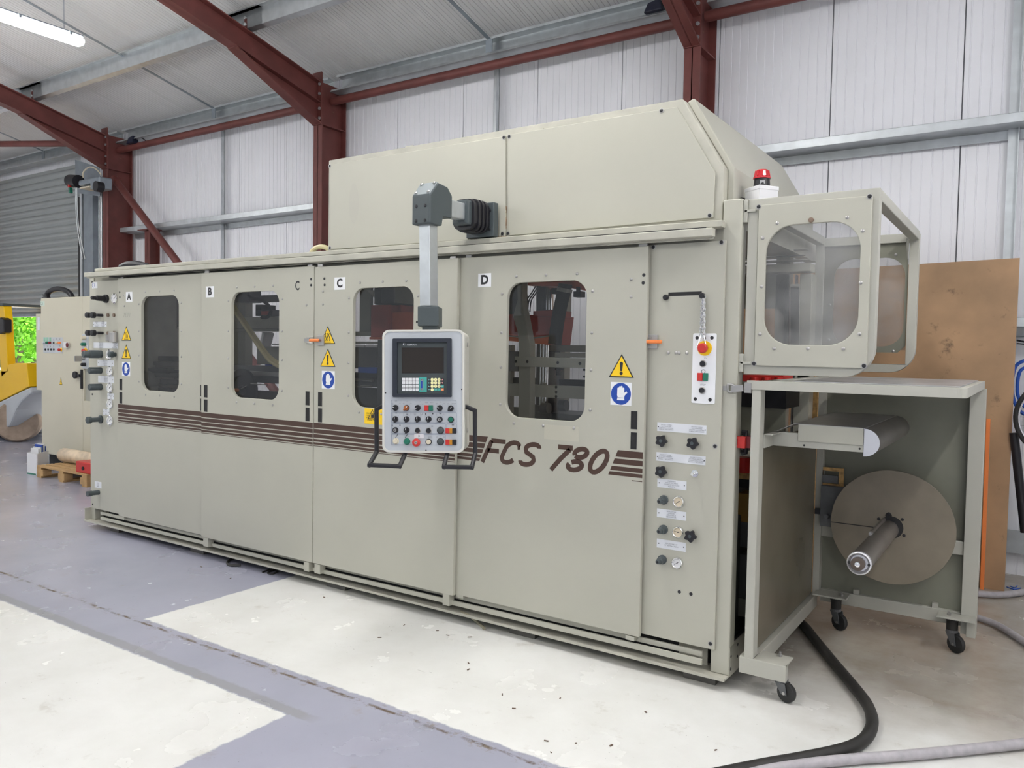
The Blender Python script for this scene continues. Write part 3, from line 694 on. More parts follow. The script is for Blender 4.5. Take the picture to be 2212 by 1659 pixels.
# guide feet and hangers
def foot(key, x0, y0, x1, y1, dp=.04):
    d, fr, Y, *_ = DOORS[key]; ym, xm = (y0+y1)/2, (x0+x1)/2
    a0, a1, b0, b1 = F(x0, ym, Y).x, F(x1, ym, Y).x, F(xm, y1, Y).z, F(xm, y0, Y).z
    obj('guide_foot', MB().box(a0, a1, Y+.002, Y+.012+dp, b0, b1), PEB, d, bevel=.002)
z1 = zpt(640, 1180, 13.825); z2 = zpt(940, 1240, 13.825); z3 = zpt(1340, 1320, 13.825); z4 = zpt(180, 1060, 13.825)
foot('B', *zpt(180, 1080, 3.456)(892, 283), *zpt(180, 1080, 3.456)(930, 349)); foot('B', *z1(210, 470), *z1(365, 750)); foot('C', *z1(530, 540), *z1(700, 820)); foot('C', *z2(215, 600), *z2(410, 945))
foot('D', *z2(620, 620), *z2(830, 725), .02); foot('D', *z3(145, 745), *z3(410, 880), .02); foot('A', *z4(1085, 765), *z4(1200, 855), .02)
def hanger(key, x0, y0, x1, y1):
    d, fr, Y, *_ = DOORS[key]; q = pxrect(x0, y0, x1, y1, Y)
    o = obj('hanger_bracket', MB().box(q[0], q[1], Y+.01, Y+.022, min(q[2], q[3])-.02, max(q[2], q[3])), STEEL, d)
for a in (('B', 439.5, 583.5, 448.5, 587), ('B', 662, 570.5, 672, 574.5), ('C', 684, 569.5, 694, 573.5), ('C', 970, 553, 982, 558)): hanger(*a)
for a in (('D', 1004, 550, 1016, 556), ('D', 1378, 523, 1397, 530), ('A', 258, 598, 264, 601)): hanger(*a)
# toggle latches
def latch(parent, Y, px, py, hook, base_, mat):
    p = F(px, py, Y)
    L_ = obj('toggle_latch', MB().box(p.x-.03+base_, p.x+.03+base_, Y-.012, Y-.001, p.z-.036, p.z+.036), STEEL, parent, bevel=.004)
    obj('latch_lever', MB().box(p.x-.03, p.x+.06, Y-.032, Y-.016, p.z-.009, p.z+.009), mat, L_, bevel=.006)
    obj('latch_hook', MB().box(p.x+hook, p.x+hook+.05, Y-.008, Y-.001, p.z-.013, p.z+.013), STEEL, L_, bevel=.002)
    obj('latch_wire', MB().tube([(p.x+hook+.03, Y-.012, p.z+.018), (p.x, Y-.016, p.z+.02)], .003, 6).tube([(p.x+hook+.03, Y-.012, p.z-.018), (p.x, Y-.016, p.z-.02)], .003, 6), STEEL, L_)
latch(DOORS['C'][0], YB, 681, 735, -.1, .06, ORANGE)
q = zpt(1370, 500, 4.148)

# ---- right fixed panel with its controls
def fixed_panel(x0, x1, z0, z1, name, lab):
    fr = front(YP)
    return obj(name, MB().ext(fr, [rect(x0, x1, z0, z1)], -.013, 0), PEB, mach, bevel=.002, label=lab), fr
RP, fr = fixed_panel(XX(-1.66, YP), XX(-1.244, YP), ZZ(.171, YP), ZZ(2.141, YP), 'control_side_panel', 'grey fixed panel with gauges, star knobs and a white button plate')
latch(RP, YP, *q(165, 988), -.19, 0, ORANGE)
for px, py in (q(783, 97), q(172, 140), (1370+483/2.766, 880+232/2.766), (1370+455/2.766, 880+1412/2.766)):
    if px < 1440 and py > 900: continue
    socket(RP, F(px, py, YP))
a, b = P2(*q(307, 563), YP), P2(*q(606, 553), YP)
obj('slit', MB().ribbon(fr, [a, b], .018, 0, .0006), DARK, RP)
for c in (q(288, 592), q(614, 578)):
    p = F(*c, YP); obj('knurled_stud', MB().lathe(p, (0, -1, 0), [(.014, 0), (.014, .014), (.01, .02)], 12), BLACK, RP)
for c in (q(305, 1086), q(376, 1086), q(402, 1088), q(472, 1089)): inst('screw', SCREW, RP, F(*c, YP))
for c in ((1467.5, 1278.5), (1492.5, 1283)): inst('bolt', BLKB, RP, F(*c, YP))
# chain from the stud to the emergency stop
link_m = MB().tube([(0, 0, .016), (.0055, 0, .010), (.0055, 0, -.010), (0, 0, -.016), (-.0055, 0, -.010), (-.0055, 0, .010), (0, 0, .016)], .0022, 6)
lm = shared('chain_link', link_m, CHROME, True)
pa, pb = F(*q(618, 600), YP-.012), F(*q(612, 930), YP-.02); NL = 13
for s_ in (0, 1):
    for i in range(NL):
        p = pa.lerp(pb, i/(NL-1)); inst('chain_link', lm, RP, (p.x+(.004 if s_ else -.004)*(1+i/NL), p.y, p.z), (0, .12*(-1)**i+(.1 if s_ else -.1), PI/2*(i % 2)+.4))
for s_ in (-1, 1): obj('chain_hook', MB().tube([pb+V3((s_*.006, 0, 0)), pb+V3((s_*.016, -.004, -.035)), pb+V3((s_*.022, -.006, -.06)), pb+V3((s_*.012, -.004, -.066))], .003, 6, 4), CHROME, RP)
def pplate(parent, fr, Y, corners, mat, name='name_plate', d=.0015):   # a plate drawn square from its picture corners TL, BR
    (x0, y0), (x1, y1), (ym0, ym1) = corners
    xm = (x0+x1)/2; a0, a1 = F(x0, (y0+y1)/2, Y).x, F(x1, (y0+y1)/2, Y).x
    return (a0, a1, F(xm, ym1, Y).z, F(xm, ym0, Y).z)
g = pplate(RP, fr, YP, (q(522, 915), q(732, 1545), (720.3, 872)), WHITE)
BP = obj('button_plate', MB().ext(fr, [rrect(g[0], g[1], g[2], g[3], .008, 4)], 0, .004), WHITE, RP, bevel=.001)
for c in (q(566, 953), q(699, 953), q(550, 1501), q(682, 1507)): inst('screw', BLKB, BP, F(*c, YP)-YF*.004)
def btn(parent, o, n, r, h, mat, rim=None, name='push_button'):
    if rim: obj('button_collar', MB().lathe(o, n, [(r*1.28, 0), (r*1.28, .004), (r*1.05, .006)], 18), rim, parent)
    return obj(name, MB().lathe(o, n, [(r, 0), (r, h*.8), (r*.85, h)], 18), mat, parent, smooth=True)
def estop(parent, o, n, r=.026):
    obj('emergency_stop_disc', MB().lathe(o, n, [(r*1.5, 0), (r*1.5, .002)], 28), YEL, parent)
    obj('emergency_stop', MB().lathe(o, n, [(r*.55, 0), (r*.55, .02), (r, .022), (r, .036), (r*.8, .041)], 24), REDP, parent, smooth=True)
nf = V3((0, -1, 0))
estop(BP, F(*q(632, 1046), YP-.004), nf, .024)
btn(BP, F(*q(617, 1184), YP-.004), nf, .0135, .014, BLACK, STEEL); btn(BP, F(*q(611, 1424), YP-.004), nf, .0135, .014, BLACK, STEEL)
p = F(*q(617, 1303), YP-.004)
obj('stop_button', MB().fbox(fr, p.x-.027, p.x-.001, p.z-.019, p.z+.019, .004, .013), REDP, BP, bevel=.002); obj('start_button', MB().fbox(fr, p.x, p.x+.026, p.z-.019, p.z+.019, .004, .012), GREENP, BP, bevel=.002)
p2_ = F(*q(622, 1255), YP); obj('printed_ring', MB().ribbon(fr, circ(p2_.x, p2_.z, .009, 16), .003, .004, .0046, True), INKG, BP)
p2_ = F(*q(650, 958), YP); obj('sticker', MB().ext(fr, [rrect(p2_.x-.022, p2_.x+.022, p2_.z-.013, p2_.z+.013, .004, 3)], .004, .0046), CARD, BP); text('4', .02, fr, p2_.x-.006, p2_.z, INK, BP, d=.005)
p2_ = F(*q(619, 1374), YP); text('STOP', .011, fr, p2_.x, p2_.z, INKG, BP, d=.0046); p2_ = F(*q(628, 1132), YP); text('__/~', .016, fr, p2_.x, p2_.z, INKG, BP, d=.0046)
# engraved plates
r1 = zpt(1400, 900, 15.8); r2 = zpt(1400, 1010, 15.8); r3 = zpt(1400, 1100, 11.85)
def eng(tl, bl, tr, br, blocks, sz, screw=True):
    x0 = (tl[0]+bl[0])/2; x1 = (tr[0]+br[0])/2
    a0, a1 = F(x0, (tl[1]+bl[1])/2, YP).x, F(x1, (tr[1]+br[1])/2, YP).x
    b1 = (F(*tl, YP).z+F(*tr, YP).z)/2; b0 = (F(*bl, YP).z+F(*br, YP).z)/2
    o = obj('name_plate', MB().ext(fr, [rect(a0, a1, b0, b1)], 0, .0015), PLATE, RP)
    for f, s_ in blocks: text(s_, sz, fr, a0+(a1-a0)*f, (b0+b1)/2, INKG, o, d=.002, line=1.05)
    for f in (.025, .975) if len(blocks) > 1 else (.07, .93): inst('rivet', BLKS, o, (a0+(a1-a0)*f, YP-.0015, (b0+b1)/2))
BLKS = shared('rivet', MB().lathe((0, 0, 0), (0, -1, 0), [(.003, 0), (.003, .001)], 8), INK)
eng(r1(315, 188), r1(315, 488), r1(1995, 305), r1(1995, 615), [(.19, 'SALITA 1° CORSA\n1st STROKE RISE\nMONTEE 1ere COURSE\nSUBIDA 1° RECORRIDO'), (.81, 'SALITA 2° CORSA\n2nd STROKE RISE\nMONTEE 2eme COURSE\nSUBIDA 2° RECORRIDO')], .0072)
eng(r1(285, 1215), r1(285, 1515), r1(1965, 1355), r1(1960, 1650), [(.19, 'DISCESA 1° CORSA\n1st STROKE DESCENT\nDESCENTE 1ere COURSE\nBAJADA 1° RECORRIDO'), (.81, 'DISCESA 2° CORSA\n2nd STROKE DESCENT\nDESCENTE 2eme COURSE\nBAJADA 2° RECORRIDO')], .0072)
eng(r2(318, 365), r2(318, 662), r2(1312, 470), r2(1308, 778), [(.5, 'PRESSIONE\nSCRAP LOCKING\nCOUPE DE BLOCAGE\nPRENSITA')], .0085)
eng(r2(305, 1390), r3(228, 192), r2(1305, 1520), r3(970, 300), [(.5, 'SVOLGITORE\nWINDER\nDEROULEUR\nDEVANADOR')], .0085)
eng(r3(228, 752), r3(222, 975), r3(968, 860), r3(965, 1092), [(.5, 'RIDUZIONE "A"\n"A" RETRACTION')], .0095)
def star(c, parent=RP, r=.026):
    p = F(*c, YP); pts = [(p.x+(r*(1+.17*math.cos(5*t+.6)))*math.cos(t), p.z+(r*(1+.17*math.cos(5*t+.6)))*math.sin(t)) for t in [2*PI*i/40 for i in range(40)]]
    o = obj('star_knob', MB().lathe(p, nf, [(.011, 0), (.011, .016)], 12).ext(fr, [pts], .014, .032), BLACK, parent, bevel=.004)
    obj('knob_cap', MB().lathe(p-YF*.032, nf, [(.009, 0), (.008, .002)], 12), DKG, o)
for c in (r1(515, 810), r1(1575, 895), (1431.5, 1017.5), r3(1125, 668)): star(c)
p = F(*r2(1610, 195), YP); o = obj('valve_stem', MB().lathe(p, nf, [(.018, 0), (.018, .008), (.012, .009), (.012, .02), (.007, .021), (.007, .045)], 14), CHROME, RP, smooth=True)
def regulator(c, parent, Y, sc_=1., cap=True):
    p = F(*c, Y); s_ = sc_
    o = obj('regulator_knob', MB().lathe(p, nf, [(.023*s_, 0), (.023*s_, .01*s_), (.017*s_, .012*s_), (.0165*s_, .04*s_), (.012*s_, .042*s_), (.0115*s_, .062*s_), (.009*s_, .064*s_)], 18), DKG, parent, smooth=True)
    if cap: obj('knob_cap', MB().lathe(p-YF*.064*s_, nf, [(.006*s_, 0), (.006*s_, .001)], 10), BLACK, o)
for c in (r2(545, 1095), r3(400, 515), r3(370, 1285)): regulator(c, RP, YP)
def gauge(c, parent, Y, r=.029, ang=215, face=None):
    p = F(*c, Y); fr_ = front(Y)
    o = obj('pressure_gauge', MB().lathe(p, nf, [(r, 0), (r, .012), (r*.9, .016), (r*.8, .014), (r*.78, .009)], 28, caps=False), CHROME, parent, smooth=True)
    obj('gauge_dial', MB().ext(fr_, [circ(p.x, p.z, r*.8)], .006, .009), face or DIAL, o)
    t = math.radians(ang); mb = MB().ribbon(fr_, [(p.x-.25*r*math.cos(t), p.z-.25*r*math.sin(t)), (p.x+.62*r*math.cos(t), p.z+.62*r*math.sin(t))], r*.07, .0095, .0103).ext(fr_, [circ(p.x, p.z, r*.1, 10)], .0095, .011)
    for i in range(13):
        a = math.radians(225-i*22.5); mb.ribbon(fr_, [(p.x+.58*r*math.cos(a), p.z+.58*r*math.sin(a)), (p.x+.7*r*math.cos(a), p.z+.7*r*math.sin(a))], r*.035, .009, .0094)
    obj('gauge_needle', mb, INK, o)
DIAL = M('gauge_cream_dial', (.72, .62, .46), .5); DIALW = M('gauge_white_dial', (.75, .75, .76), .5)
gauge(r2(1065, 1160), RP, YP); gauge(r3(780, 580), RP, YP, ang=172); gauge(r3(762, 1365), RP, YP, face=DIALW)
# hatch latch between panel and stand side
p = F(1560, 838, YC); o = obj('draw_latch', MB().box(p.x, p.x+.035, YC-.004, YC, p.z-.011, p.z+.011), STEEL, mach, bevel=.001)
obj('latch_loop', MB().tube([F(1572, 830, YC-.01), F(1584, 832, YC-.01), F(1586, 843, YC-.01), F(1574, 846, YC-.01), F(1572, 830, YC-.01)], .006, 8, 4).bar(F(1580, 840, YC-.012), F(1606, 838, YC-.01), .012, .03), STEEL, o)

# ---- left fixed panel
LP, frl = fixed_panel(XX(-6.846, YP), XX(-6.40, YP), ZZ(.162, YP), ZZ(2.138, YP), 'control_side_panel', 'grey fixed panel with regulators and a column of small gauges')
l1 = zpt(190, 600, 10.375); l2 = zpt(190, 740, 8.73)
g = pxrect(*l1(95, 95), *l1(212, 240), YP); plate(LP, frl, g[0], g[1], g[2], g[3], WHITE, 'ce_sticker', .001)
def ce(parent, fr, cx, cz, h, mat, d=.0015):
    mb = MB().ribbon(fr, arc(cx-.30*h, cz, .42*h, .46*h, 60, 300, 12), .1*h, d-.0005, d).ribbon(fr, arc(cx+.62*h, cz, .42*h, .46*h, 105, 255, 10), .1*h, d-.0005, d).ribbon(fr, [(cx+.2*h, cz), (cx+.52*h, cz)], .1*h, d-.0005, d)
    obj('ce_mark', mb, mat, parent)
ce(LP, frl, (g[0]+g[1])/2-.012, (g[2]+g[3])/2, (g[3]-g[2])*.72, BLUE)
def lknob(c, prof, mat=DKG, name='regulator_knob'):
    p = F(*c, YP); return obj(name, MB().lathe(p, nf, prof, 16), mat, LP, smooth=True)
lknob(l1(425, 470), [(.035, 0), (.035, .02), (.025, .022), (.022, .09), (.015, .095), (.015, .13), (.01, .135)], BLACK)
for c in (l1(330, 842), l1(335, 1240)):
    lknob(c, [(.012, 0), (.012, .05)], BLACK, 'shaft'); lknob((c[0]-9, c[1]), [(.010, 0), (.010, .03), (.026, .032), (.026, .062), (.018, .066)], BLACK, 'round_knob'); lknob((c[0]-20.5, c[1]), [(.01, 0), (.01, .03), (.024, .032), (.024, .06), (.016, .066)], BLACK, 'round_knob')
BOLTB = M('brown_bolt', (.22, .16, .12), .5, .4)
bbolt = shared('hex_bolt', MB().lathe((0, 0, 0), (0, -1, 0), [(.016, 0), (.016, .012), (.008, .013)], 6), BOLTB)
for c in (l1(462, 838), l1(596, 838), l1(465, 1243), l1(602, 1236)): inst('hex_bolt', bbolt, LP, F(*c, YP))
def lplate(c0, c1, txts, sz=.013):
    g = pxrect(*c0, *c1, YP); o = plate(LP, frl, g[0], g[1], g[2], g[3], PLATE, 'name_plate')
    for f, t in txts: text(t, sz, frl, g[0]+(g[1]-g[0])*f, (g[2]+g[3])/2, INKG, o, d=.002)
    for f in (.06, .94): inst('rivet', BLKS, o, (g[0]+(g[1]-g[0])*f, YP-.0015, (g[2]+g[3])/2))
IT = 'PRESSIONE\nPRESSURE\nPRESSION\nPRESION'
lplate(l1(118, 985), l1(420, 1100), [(.28, 'SALITA\nRISE\nMONTEE\nSUBIDA'), (.75, 'DISCESA\nDESCENT\nDESCENTE\nBAJADA')]); lplate(l1(130, 1455), l1(690, 1572), [(.31, IT), (.85, 'VELOCITA\nSPEED\nVITESSE\nVELOCIDAD')])
lplate(l2(183, 335), l2(490, 435), [(.5, IT)]); lplate(l2(195, 640), l2(492, 748), [(.5, IT)]); lplate(l2(370, 960), l2(492, 1062), [(.5, 'VUOTO\nVACUUM\nVIDE\nVACIO')]); lplate(l2(285, 1258), l2(405, 1362), [(.5, 'ARIA\nAIR\n\nAIRE')])
lknob(l2(250, 220), [(.032, 0), (.032, .02), (.034, .022), (.034, .1), (.03, .104), (.03, .15), (.026, .155)]); lknob(l2(520, 225), [(.018, 0), (.018, .02), (.026, .022), (.026, .055), (.018, .06)])
lknob(l2(245, 525), [(.028, 0), (.028, .1), (.024, .105)]); lknob(l2(248, 835), [(.028, 0), (.028, .1), (.024, .105)])
lknob(l2(250, 1448), [(.035, 0), (.035, .012), (.02, .015), (.02, .09), (.03, .092), (.03, .12), (.024, .124)])
for c in (l1(612, 465), l2(420, 225), l2(430, 540), l2(430, 850), l2(430, 1160), l2(432, 1470)): gauge(c, LP, YP, .043, 40, DIALW)
for c in (l2(82, 975), (200, 1089.5), (199, 609)): inst('bolt', BLKB, LP, F(*c, YP))
q5 = zpt(0, 560, 2.765); g = pxrect(*q5(567, 1332), *q5(606, 1362), YP); o = plate(LP, frl, *g, PLATE, 'name_plate'); text('ARIA\nAIR\nAIRE', .014, frl, (g[0]+g[1])/2, (g[2]+g[3])/2, INKG, o, d=.002)
lknob(q5(590, 1392), [(.022, 0), (.02, .06), (.024, .062), (.024, .1), (.012, .1)], DKG, 'hose_spigot')
p = F(250, 729, YP); L_ = obj('toggle_latch', MB().box(p.x-.14, p.x-.03, YP-.012, YP-.001, p.z-.03, p.z+.03), STEEL, LP, bevel=.004); obj('latch_lever', MB().box(p.x-.04, p.x+.06, YP-.045, YP-.02, p.z-.035, p.z+.045).cyl((p.x+.06, YP-.05, p.z-.04), (p.x+.06, YP-.05, p.z+.04), .035), STEEL, L_, bevel=.004)

# ---- hood on top
YH = 3.70; fh = front(YH)
hoodp = [(-3.949, 2.24), (-1.272, 2.24), (-1.272, 2.49), (-1.485, 2.845), (-3.949, 2.838)]
obj('hood_body', MB().ext(fh, [hoodp], -1.65, 0), PEBD, mach, bevel=.006)
h2 = zpt(700, 0, 2.765); h3 = zpt(1450, 0, 2.903)
def hp(c): return P2(*c, YH-.01)
L_ = [hp(h2(38, 1490)), hp(h2(860, 1432)), hp(h2(860, 1240)), hp(h2(1040, 1240)), hp(h2(1040, 1412)), hp(h2(1085, 1410)), hp(h2(1085, 812)), hp(h2(35, 985))]
o = obj('hood_panel', MB().ext(fh, [L_], 0, .012), PEB, mach, bevel=.003)
for c in (h2(35, 992), h2(1074, 821), h2(36, 1480), h2(1066, 1396)): socket(o, F(*c, YH-.013))
STN = M('oily_smudge', (.44, .43, .37), .5); c = hp(h2(180, 1215))
obj('smudge', MB().ext(fh, [circ(c[0], c[1], .045, 20, .13)], .012, .0122), STN, o)
o = obj('hood_panel', MB().ext(fh, [[hp(h2(1100, 1408)), hp((1541, 470)), hp((1544.7, 372)), hp((1463, 231)), hp(h2(1097, 806))]], 0, .012), PEB, mach, bevel=.003)
for c in (h2(1106, 816), h2(1099, 1395), h2(2015, 661), h3(241, 1351)): socket(o, F(*c, YH-.013))
for c in ((886, 317), (1222, 257)): p = F(*c, 3.76); obj('lifting_lug', MB().box(p.x-.03, p.x+.03, 3.75, 3.80, 2.83, 2.862), PEBD, mach)
cov = [(-1.272, 2.33), (-1.240, 2.33), (-1.240, 2.497), (-1.452, 2.86), (-1.485, 2.845), (-1.272, 2.49)]
obj('hood_end_cover', MB().ext(fh, [cov], -1.66, -.055), PEB, mach, bevel=.006)
obj('machine_deck', MB().box(-6.8, -1.26, 3.70, 4.98, 2.20, 2.235), PEBD, mach)
obj('end_lintel', MB().box(-1.262, -1.19, 3.75, 5.3, 2.20, 2.335), PEBD, mach)
# beacon
bp_ = F(1645, 418, 3.85); a = -.62; ca, sa = math.cos(a), math.sin(a)
def rb(mb, w2, d2, z0, z1, cx=bp_.x, cy=3.85): return mb.hexa([(cx+x*ca-y*sa, cy+x*sa+y*ca, z) for z in (z0, z1) for x, y in ((-w2, -d2), (w2, -d2), (w2, d2), (-w2, d2))])
zb0 = 2.337; zb1 = F(1645, 405.5, 3.85).z
o = obj('beacon_box', rb(MB(), .055, .055, zb0, zb1), CARD, mach, bevel=.004); obj('beacon_box_lid', rb(MB(), .057, .057, zb1-.02, zb1), CARD, o, bevel=.003)
zc = F(1645, 387, 3.85).z; ztp = F(1645, 368, 3.85).z
obj('beacon_base', MB().lathe((bp_.x, 3.85, zb1), (0, 0, 1), [(.040, 0), (.036, zc-zb1)], 20), BLACK, o, smooth=True)
obj('beacon_label', MB().hexa([V3((bp_.x, 3.85, 0))+V3((r*math.cos(t), r*math.sin(t), z)) for r, z0 in ((.0395, 0),) for z in (zb1+.012, zb1+.028) for t in (-1.5, -.9, -.9, -1.5)]), CARD, o)
LENS = M('red_beacon_lens', (.55, .02, .03), .15, coat=.3)
lens = MB().lathe((bp_.x, 3.85, zc), (0, 0, 1), [(.042, 0), (.042, .008), (.036, .012), (.031, ztp-zc-.006), (.026, ztp-zc)], 20)
for i in range(10):
    t = 2*PI*i/10; lens.bar((bp_.x+.036*math.cos(t), 3.85+.036*math.sin(t), zc+.012), (bp_.x+.031*math.cos(t), 3.85+.031*math.sin(t), ztp-.004), .006, .006)
obj('beacon_lens', lens, LENS, o)
obj('beacon_cable', MB().tube([(bp_.x-.07, 3.86, zb0+.02), (bp_.x-.12, 3.87, zb0+.03), (-1.25, 3.9, zb0+.01)], .008, 6, 4), BLACK, o)
# steel packing blocks under the base (they stay on the floor: things)
names = ['far left end', 'second from the left', 'below the joint of doors B and C', 'below door D', 'nearest the caster stand']
for i, (xa, xb) in enumerate(((238, 256.5), (411, 439.5), (706.5, 745.5), (1100.5, 1155), (1475.5, 1545))):
    zt_ = .036; a0 = FZ(xa, {0: 1146, 1: 1192, 2: 1266, 3: 1362, 4: 1462}[i], 0); x0 = a0.x*3.677/a0.y; a1 = FZ(xb, {0: 1153.5, 1: 1199, 2: 1276, 3: 1379, 4: 1481}[i], 0); x1 = a1.x*3.677/a1.y
    o = obj('packing_block', MB().box(x0, x1, 3.677, 3.79, 0, .036), BLOCKM, bevel=.001); tag(o, f'flat steel packing block under the machine base, {names[i]}', 'block', 'packing blocks')
# ---- inside the machine, seen through its panes
def ib(name, x0, y0, x1, y1, Y, d, mat, par=None, bev=.002): return obj(name, pbox(MB(), min(x0, x1), max(x0, x1), min(y0, y1), max(y0, y1), Y, d), mat, par or mach, bevel=bev)
PINK = M('pale_oven_panel', (.80, .74, .69), .35, mott=.05)
a = zpt(290, 620, 6.917)
def A_(n, x0, y0, x1, y1, Y, d, m): return ib(n, *a(x0, y0), *a(x1, y1), Y, d, m)
A_('oven_panel', -60, 60, 460, 1042, 4.45, .03, PINK); A_('oven_panel', 462, 60, 640, 1042, 4.46, .03, M('grey_oven_panel', (.38, .38, .36), .4)); A_('oven_upright', 416, 150, 455, 1080, 4.42, .03, MIDG)
A_('oven_lintel', 150, 205, 565, 250, 4.40, .04, MIDG); A_('oven_lintel', 270, 598, 680, 622, 4.43, .02, MIDG); A_('side_frame', 632, 60, 760, 600, 4.2, .05, IRON)
A_('cross_beam', -200, 1045, 900, 1085, 4.25, .06, IRON); A_('transport_rail', -100, 1130, 800, 1150, 4.2, .04, STEEL); A_('transport_rail', 0, 1190, 900, 1208, 4.22, .04, MIDG)
for i, (x0, y0, x1, y1, m) in enumerate(((185, 1215, 495, 1275, BEZ2), (180, 1285, 640, 1335, IRON), (390, 1340, 595, 1372, MIDG), (300, 1390, 640, 1440, IRON), (370, 1470, 660, 1500, MIDG), (220, 1520, 560, 1560, IRON))): A_('drive_housing', x0, y0, x1, y1, 4.15+.02*i, .15, m)
obj('drive_roller', MB().cyl(F(*a(150, 1370), 4.1), F(*a(150, 1370), 4.1)+YF*.2, .07), MIDG, mach, smooth=True)
b = zpt(490, 620, 6.385)
def B_(n, x0, y0, x1, y1, Y, d, m): return ib(n, *b(x0, y0), *b(x1, y1), Y, d, m)
B_('inner_post', -20, 60, 150, 1090, 4.55, .1, PEB); B_('inner_post', 158, 60, 255, 1090, 4.56, .08, PEB); B_('cross_beam', -60, 405, 900, 575, 4.35, .1, PEBD); B_('beam_flange', -60, 577, 690, 610, 4.33, .12, MIDG)
B_('junction_box', 130, 40, 312, 215, 4.3, .12, IRON); B_('upper_rail', 300, 105, 760, 215, 4.45, .06, IRON); B_('motor', 395, 240, 470, 400, 4.2, .15, BLACK); B_('motor', 400, 310, 600, 400, 4.2, .12, IRON)
B_('terminal_strip', 470, 330, 560, 385, 4.18, .02, REDMACH); B_('switch_box', 415, 820, 735, 1065, 4.5, .2, MIDG); B_('paper_stack', 400, 1085, 640, 1100, 4.3, .2, CARD); B_('paper_stack', 620, 785, 760, 800, 4.5, .2, CARD)
B_('blue_tray', 525, 1065, 615, 1095, 4.28, .15, BLUE); B_('lower_rail', -80, 1105, 900, 1140, 4.2, .06, IRON); B_('lower_rail', -80, 1185, 900, 1200, 4.18, .05, STEEL); B_('lower_rail', -80, 1250, 900, 1290, 4.22, .06, IRON)
obj('bent_sheet', MB().bar(F(*b(525, 810), 4.4), F(*b(572, 630), 4.4), .03, .1, up=(0, 1, 0)), CARD, mach)
obj('motor_cable', MB().tube([F(*b(x, y), 4.15) for x, y in ((300, 110), (360, 160), (470, 175), (570, 250), (605, 340), (560, 415), (480, 420))], .014, 8, 6), RUB, mach, smooth=True)
for dx, dy in ((0, 0), (-6, 45)): obj('suction_hose', MB().tube([F(*b(x+dx, y+dy), 4.05-dy*.0005) for x, y in ((-30, 150), (62, 225), (180, 380), (300, 555), (410, 720), (560, 930), (650, 1010), (760, 1065))], .016, 8, 5), HOSEC, mach, smooth=True)
c = F(*b(240, 1420), 4.1); obj('hand_wheel', MB().lathe(c, (0, -1, 0), [(.17, 0), (.17, .03), (.12, .035), (.12, .01), (.04, .01), (.03, .06)], 28), BLACK, mach, smooth=True)
obj('wheel_pin', MB().cyl(c-YF*.05, c-YF*.1, .015), ORANGE, mach); obj('brace_rod', MB().cyl(F(*b(105, 1455), 4.05), F(*b(275, 1360), 4.05), .004).cyl(F(*b(330, 1332), 4.05), F(*b(560, 1350), 4.05), .004), STEEL, mach)
cz = zpt(740, 610, 5.922)
def C_(n, x0, y0, x1, y1, Y, d, m): return ib(n, *cz(x0, y0), *cz(x1, y1), Y, d, m)
C_('press_head', 360, 285, 590, 712, 4.1, .2, REDMACH); C_('press_head', 500, 285, 745, 640, 4.2, .2, REDMACH); C_('press_head', 590, 375, 960, 640, 4.14, .2, ORMACH); C_('press_lip', 342, 700, 600, 728, 4.06, .1, ORMACH); C_('cap_plate', 415, 258, 660, 285, 4.12, .2, BLACK)
for x0, x1 in ((450, 505), (545, 620)): obj('press_column', MB().cyl(F(*cz((x0+x1)/2, 275), 4.2), F(*cz((x0+x1)/2, 10), 4.2), .05 if x0 > 500 else .04), IRON, mach, smooth=True)
C_('rear_plate', 620, 40, 1000, 380, 4.6, .02, PEBD); C_('side_plate', 215, 60, 360, 640, 4.4, .03, MIDG)
obj('gusset_plate', MB().ext(front(4.38), [[P2(*cz(310, 100), 4.38), P2(*cz(460, 100), 4.38), P2(*cz(460, 250), 4.38)]], -.02, 0), PEBD, mach)
C_('cross_beam', 60, 630, 360, 682, 4.35, .08, PEB); C_('cross_beam', 60, 757, 440, 782, 4.33, .05, PEB); C_('light_strip', 60, 797, 275, 828, 4.3, .02, CARD); C_('light_strip', 300, 797, 440, 830, 4.3, .02, CARD)
C_('inner_panel', 20, 832, 438, 1095, 4.42, .02, M('inner_grey_panel', (.16, .16, .15), .5, mott=.15)); C_('blue_case', 197, 1092, 438, 1162, 4.3, .12, HOSEBL); C_('lower_rail', 0, 1165, 440, 1210, 4.28, .06, BLACK); C_('lower_rail', 0, 1225, 440, 1320, 4.3, .06, IRON); C_('kick_panel', 0, 1352, 440, 1640, 4.35, .02, M('inner_dark_panel', (.10, .10, .095), .5, mott=.2)); C_('inner_post', 440, 735, 505, 1650, 4.25, .08, IRON)
C_('lower_rail', 60, 1240, 380, 1256, 4.27, .02, STEEL)
for y in (1240, 1325): obj('air_line', MB().tube([F(*cz(x, y+dy), 4.25) for x, dy in ((120, -10), (190, 10), (260, 0), (380, 6))], .007, 6, 5), CHROME, mach)
dz = zpt(1080, 590, 5.03)
def D_(n, x0, y0, x1, y1, Y, d, m, bev=.002): return ib(n, *dz(x0, y0), *dz(x1, y1), Y, d, m, bev=bev)
GB = M('frame_grey_green', (.42, .42, .36), .45, mott=.04)
Yb = 4.0; obj('bent_post', MB().ext(front(Yb), [[P2(*dz(*v), Yb) for v in ((185, 60), (245, 60), (240, 300), (330, 780), (322, 1640), (195, 1640), (205, 820), (190, 640), (140, 470), (188, 290))]], -.06, 0), GB, mach, bevel=.004)
def slantbox(n, p, Y, d, m): obj(n, MB().ext(front(Y), [[P2(*dz(*v), Y) for v in p]], -d, 0), m, mach, bevel=.002)
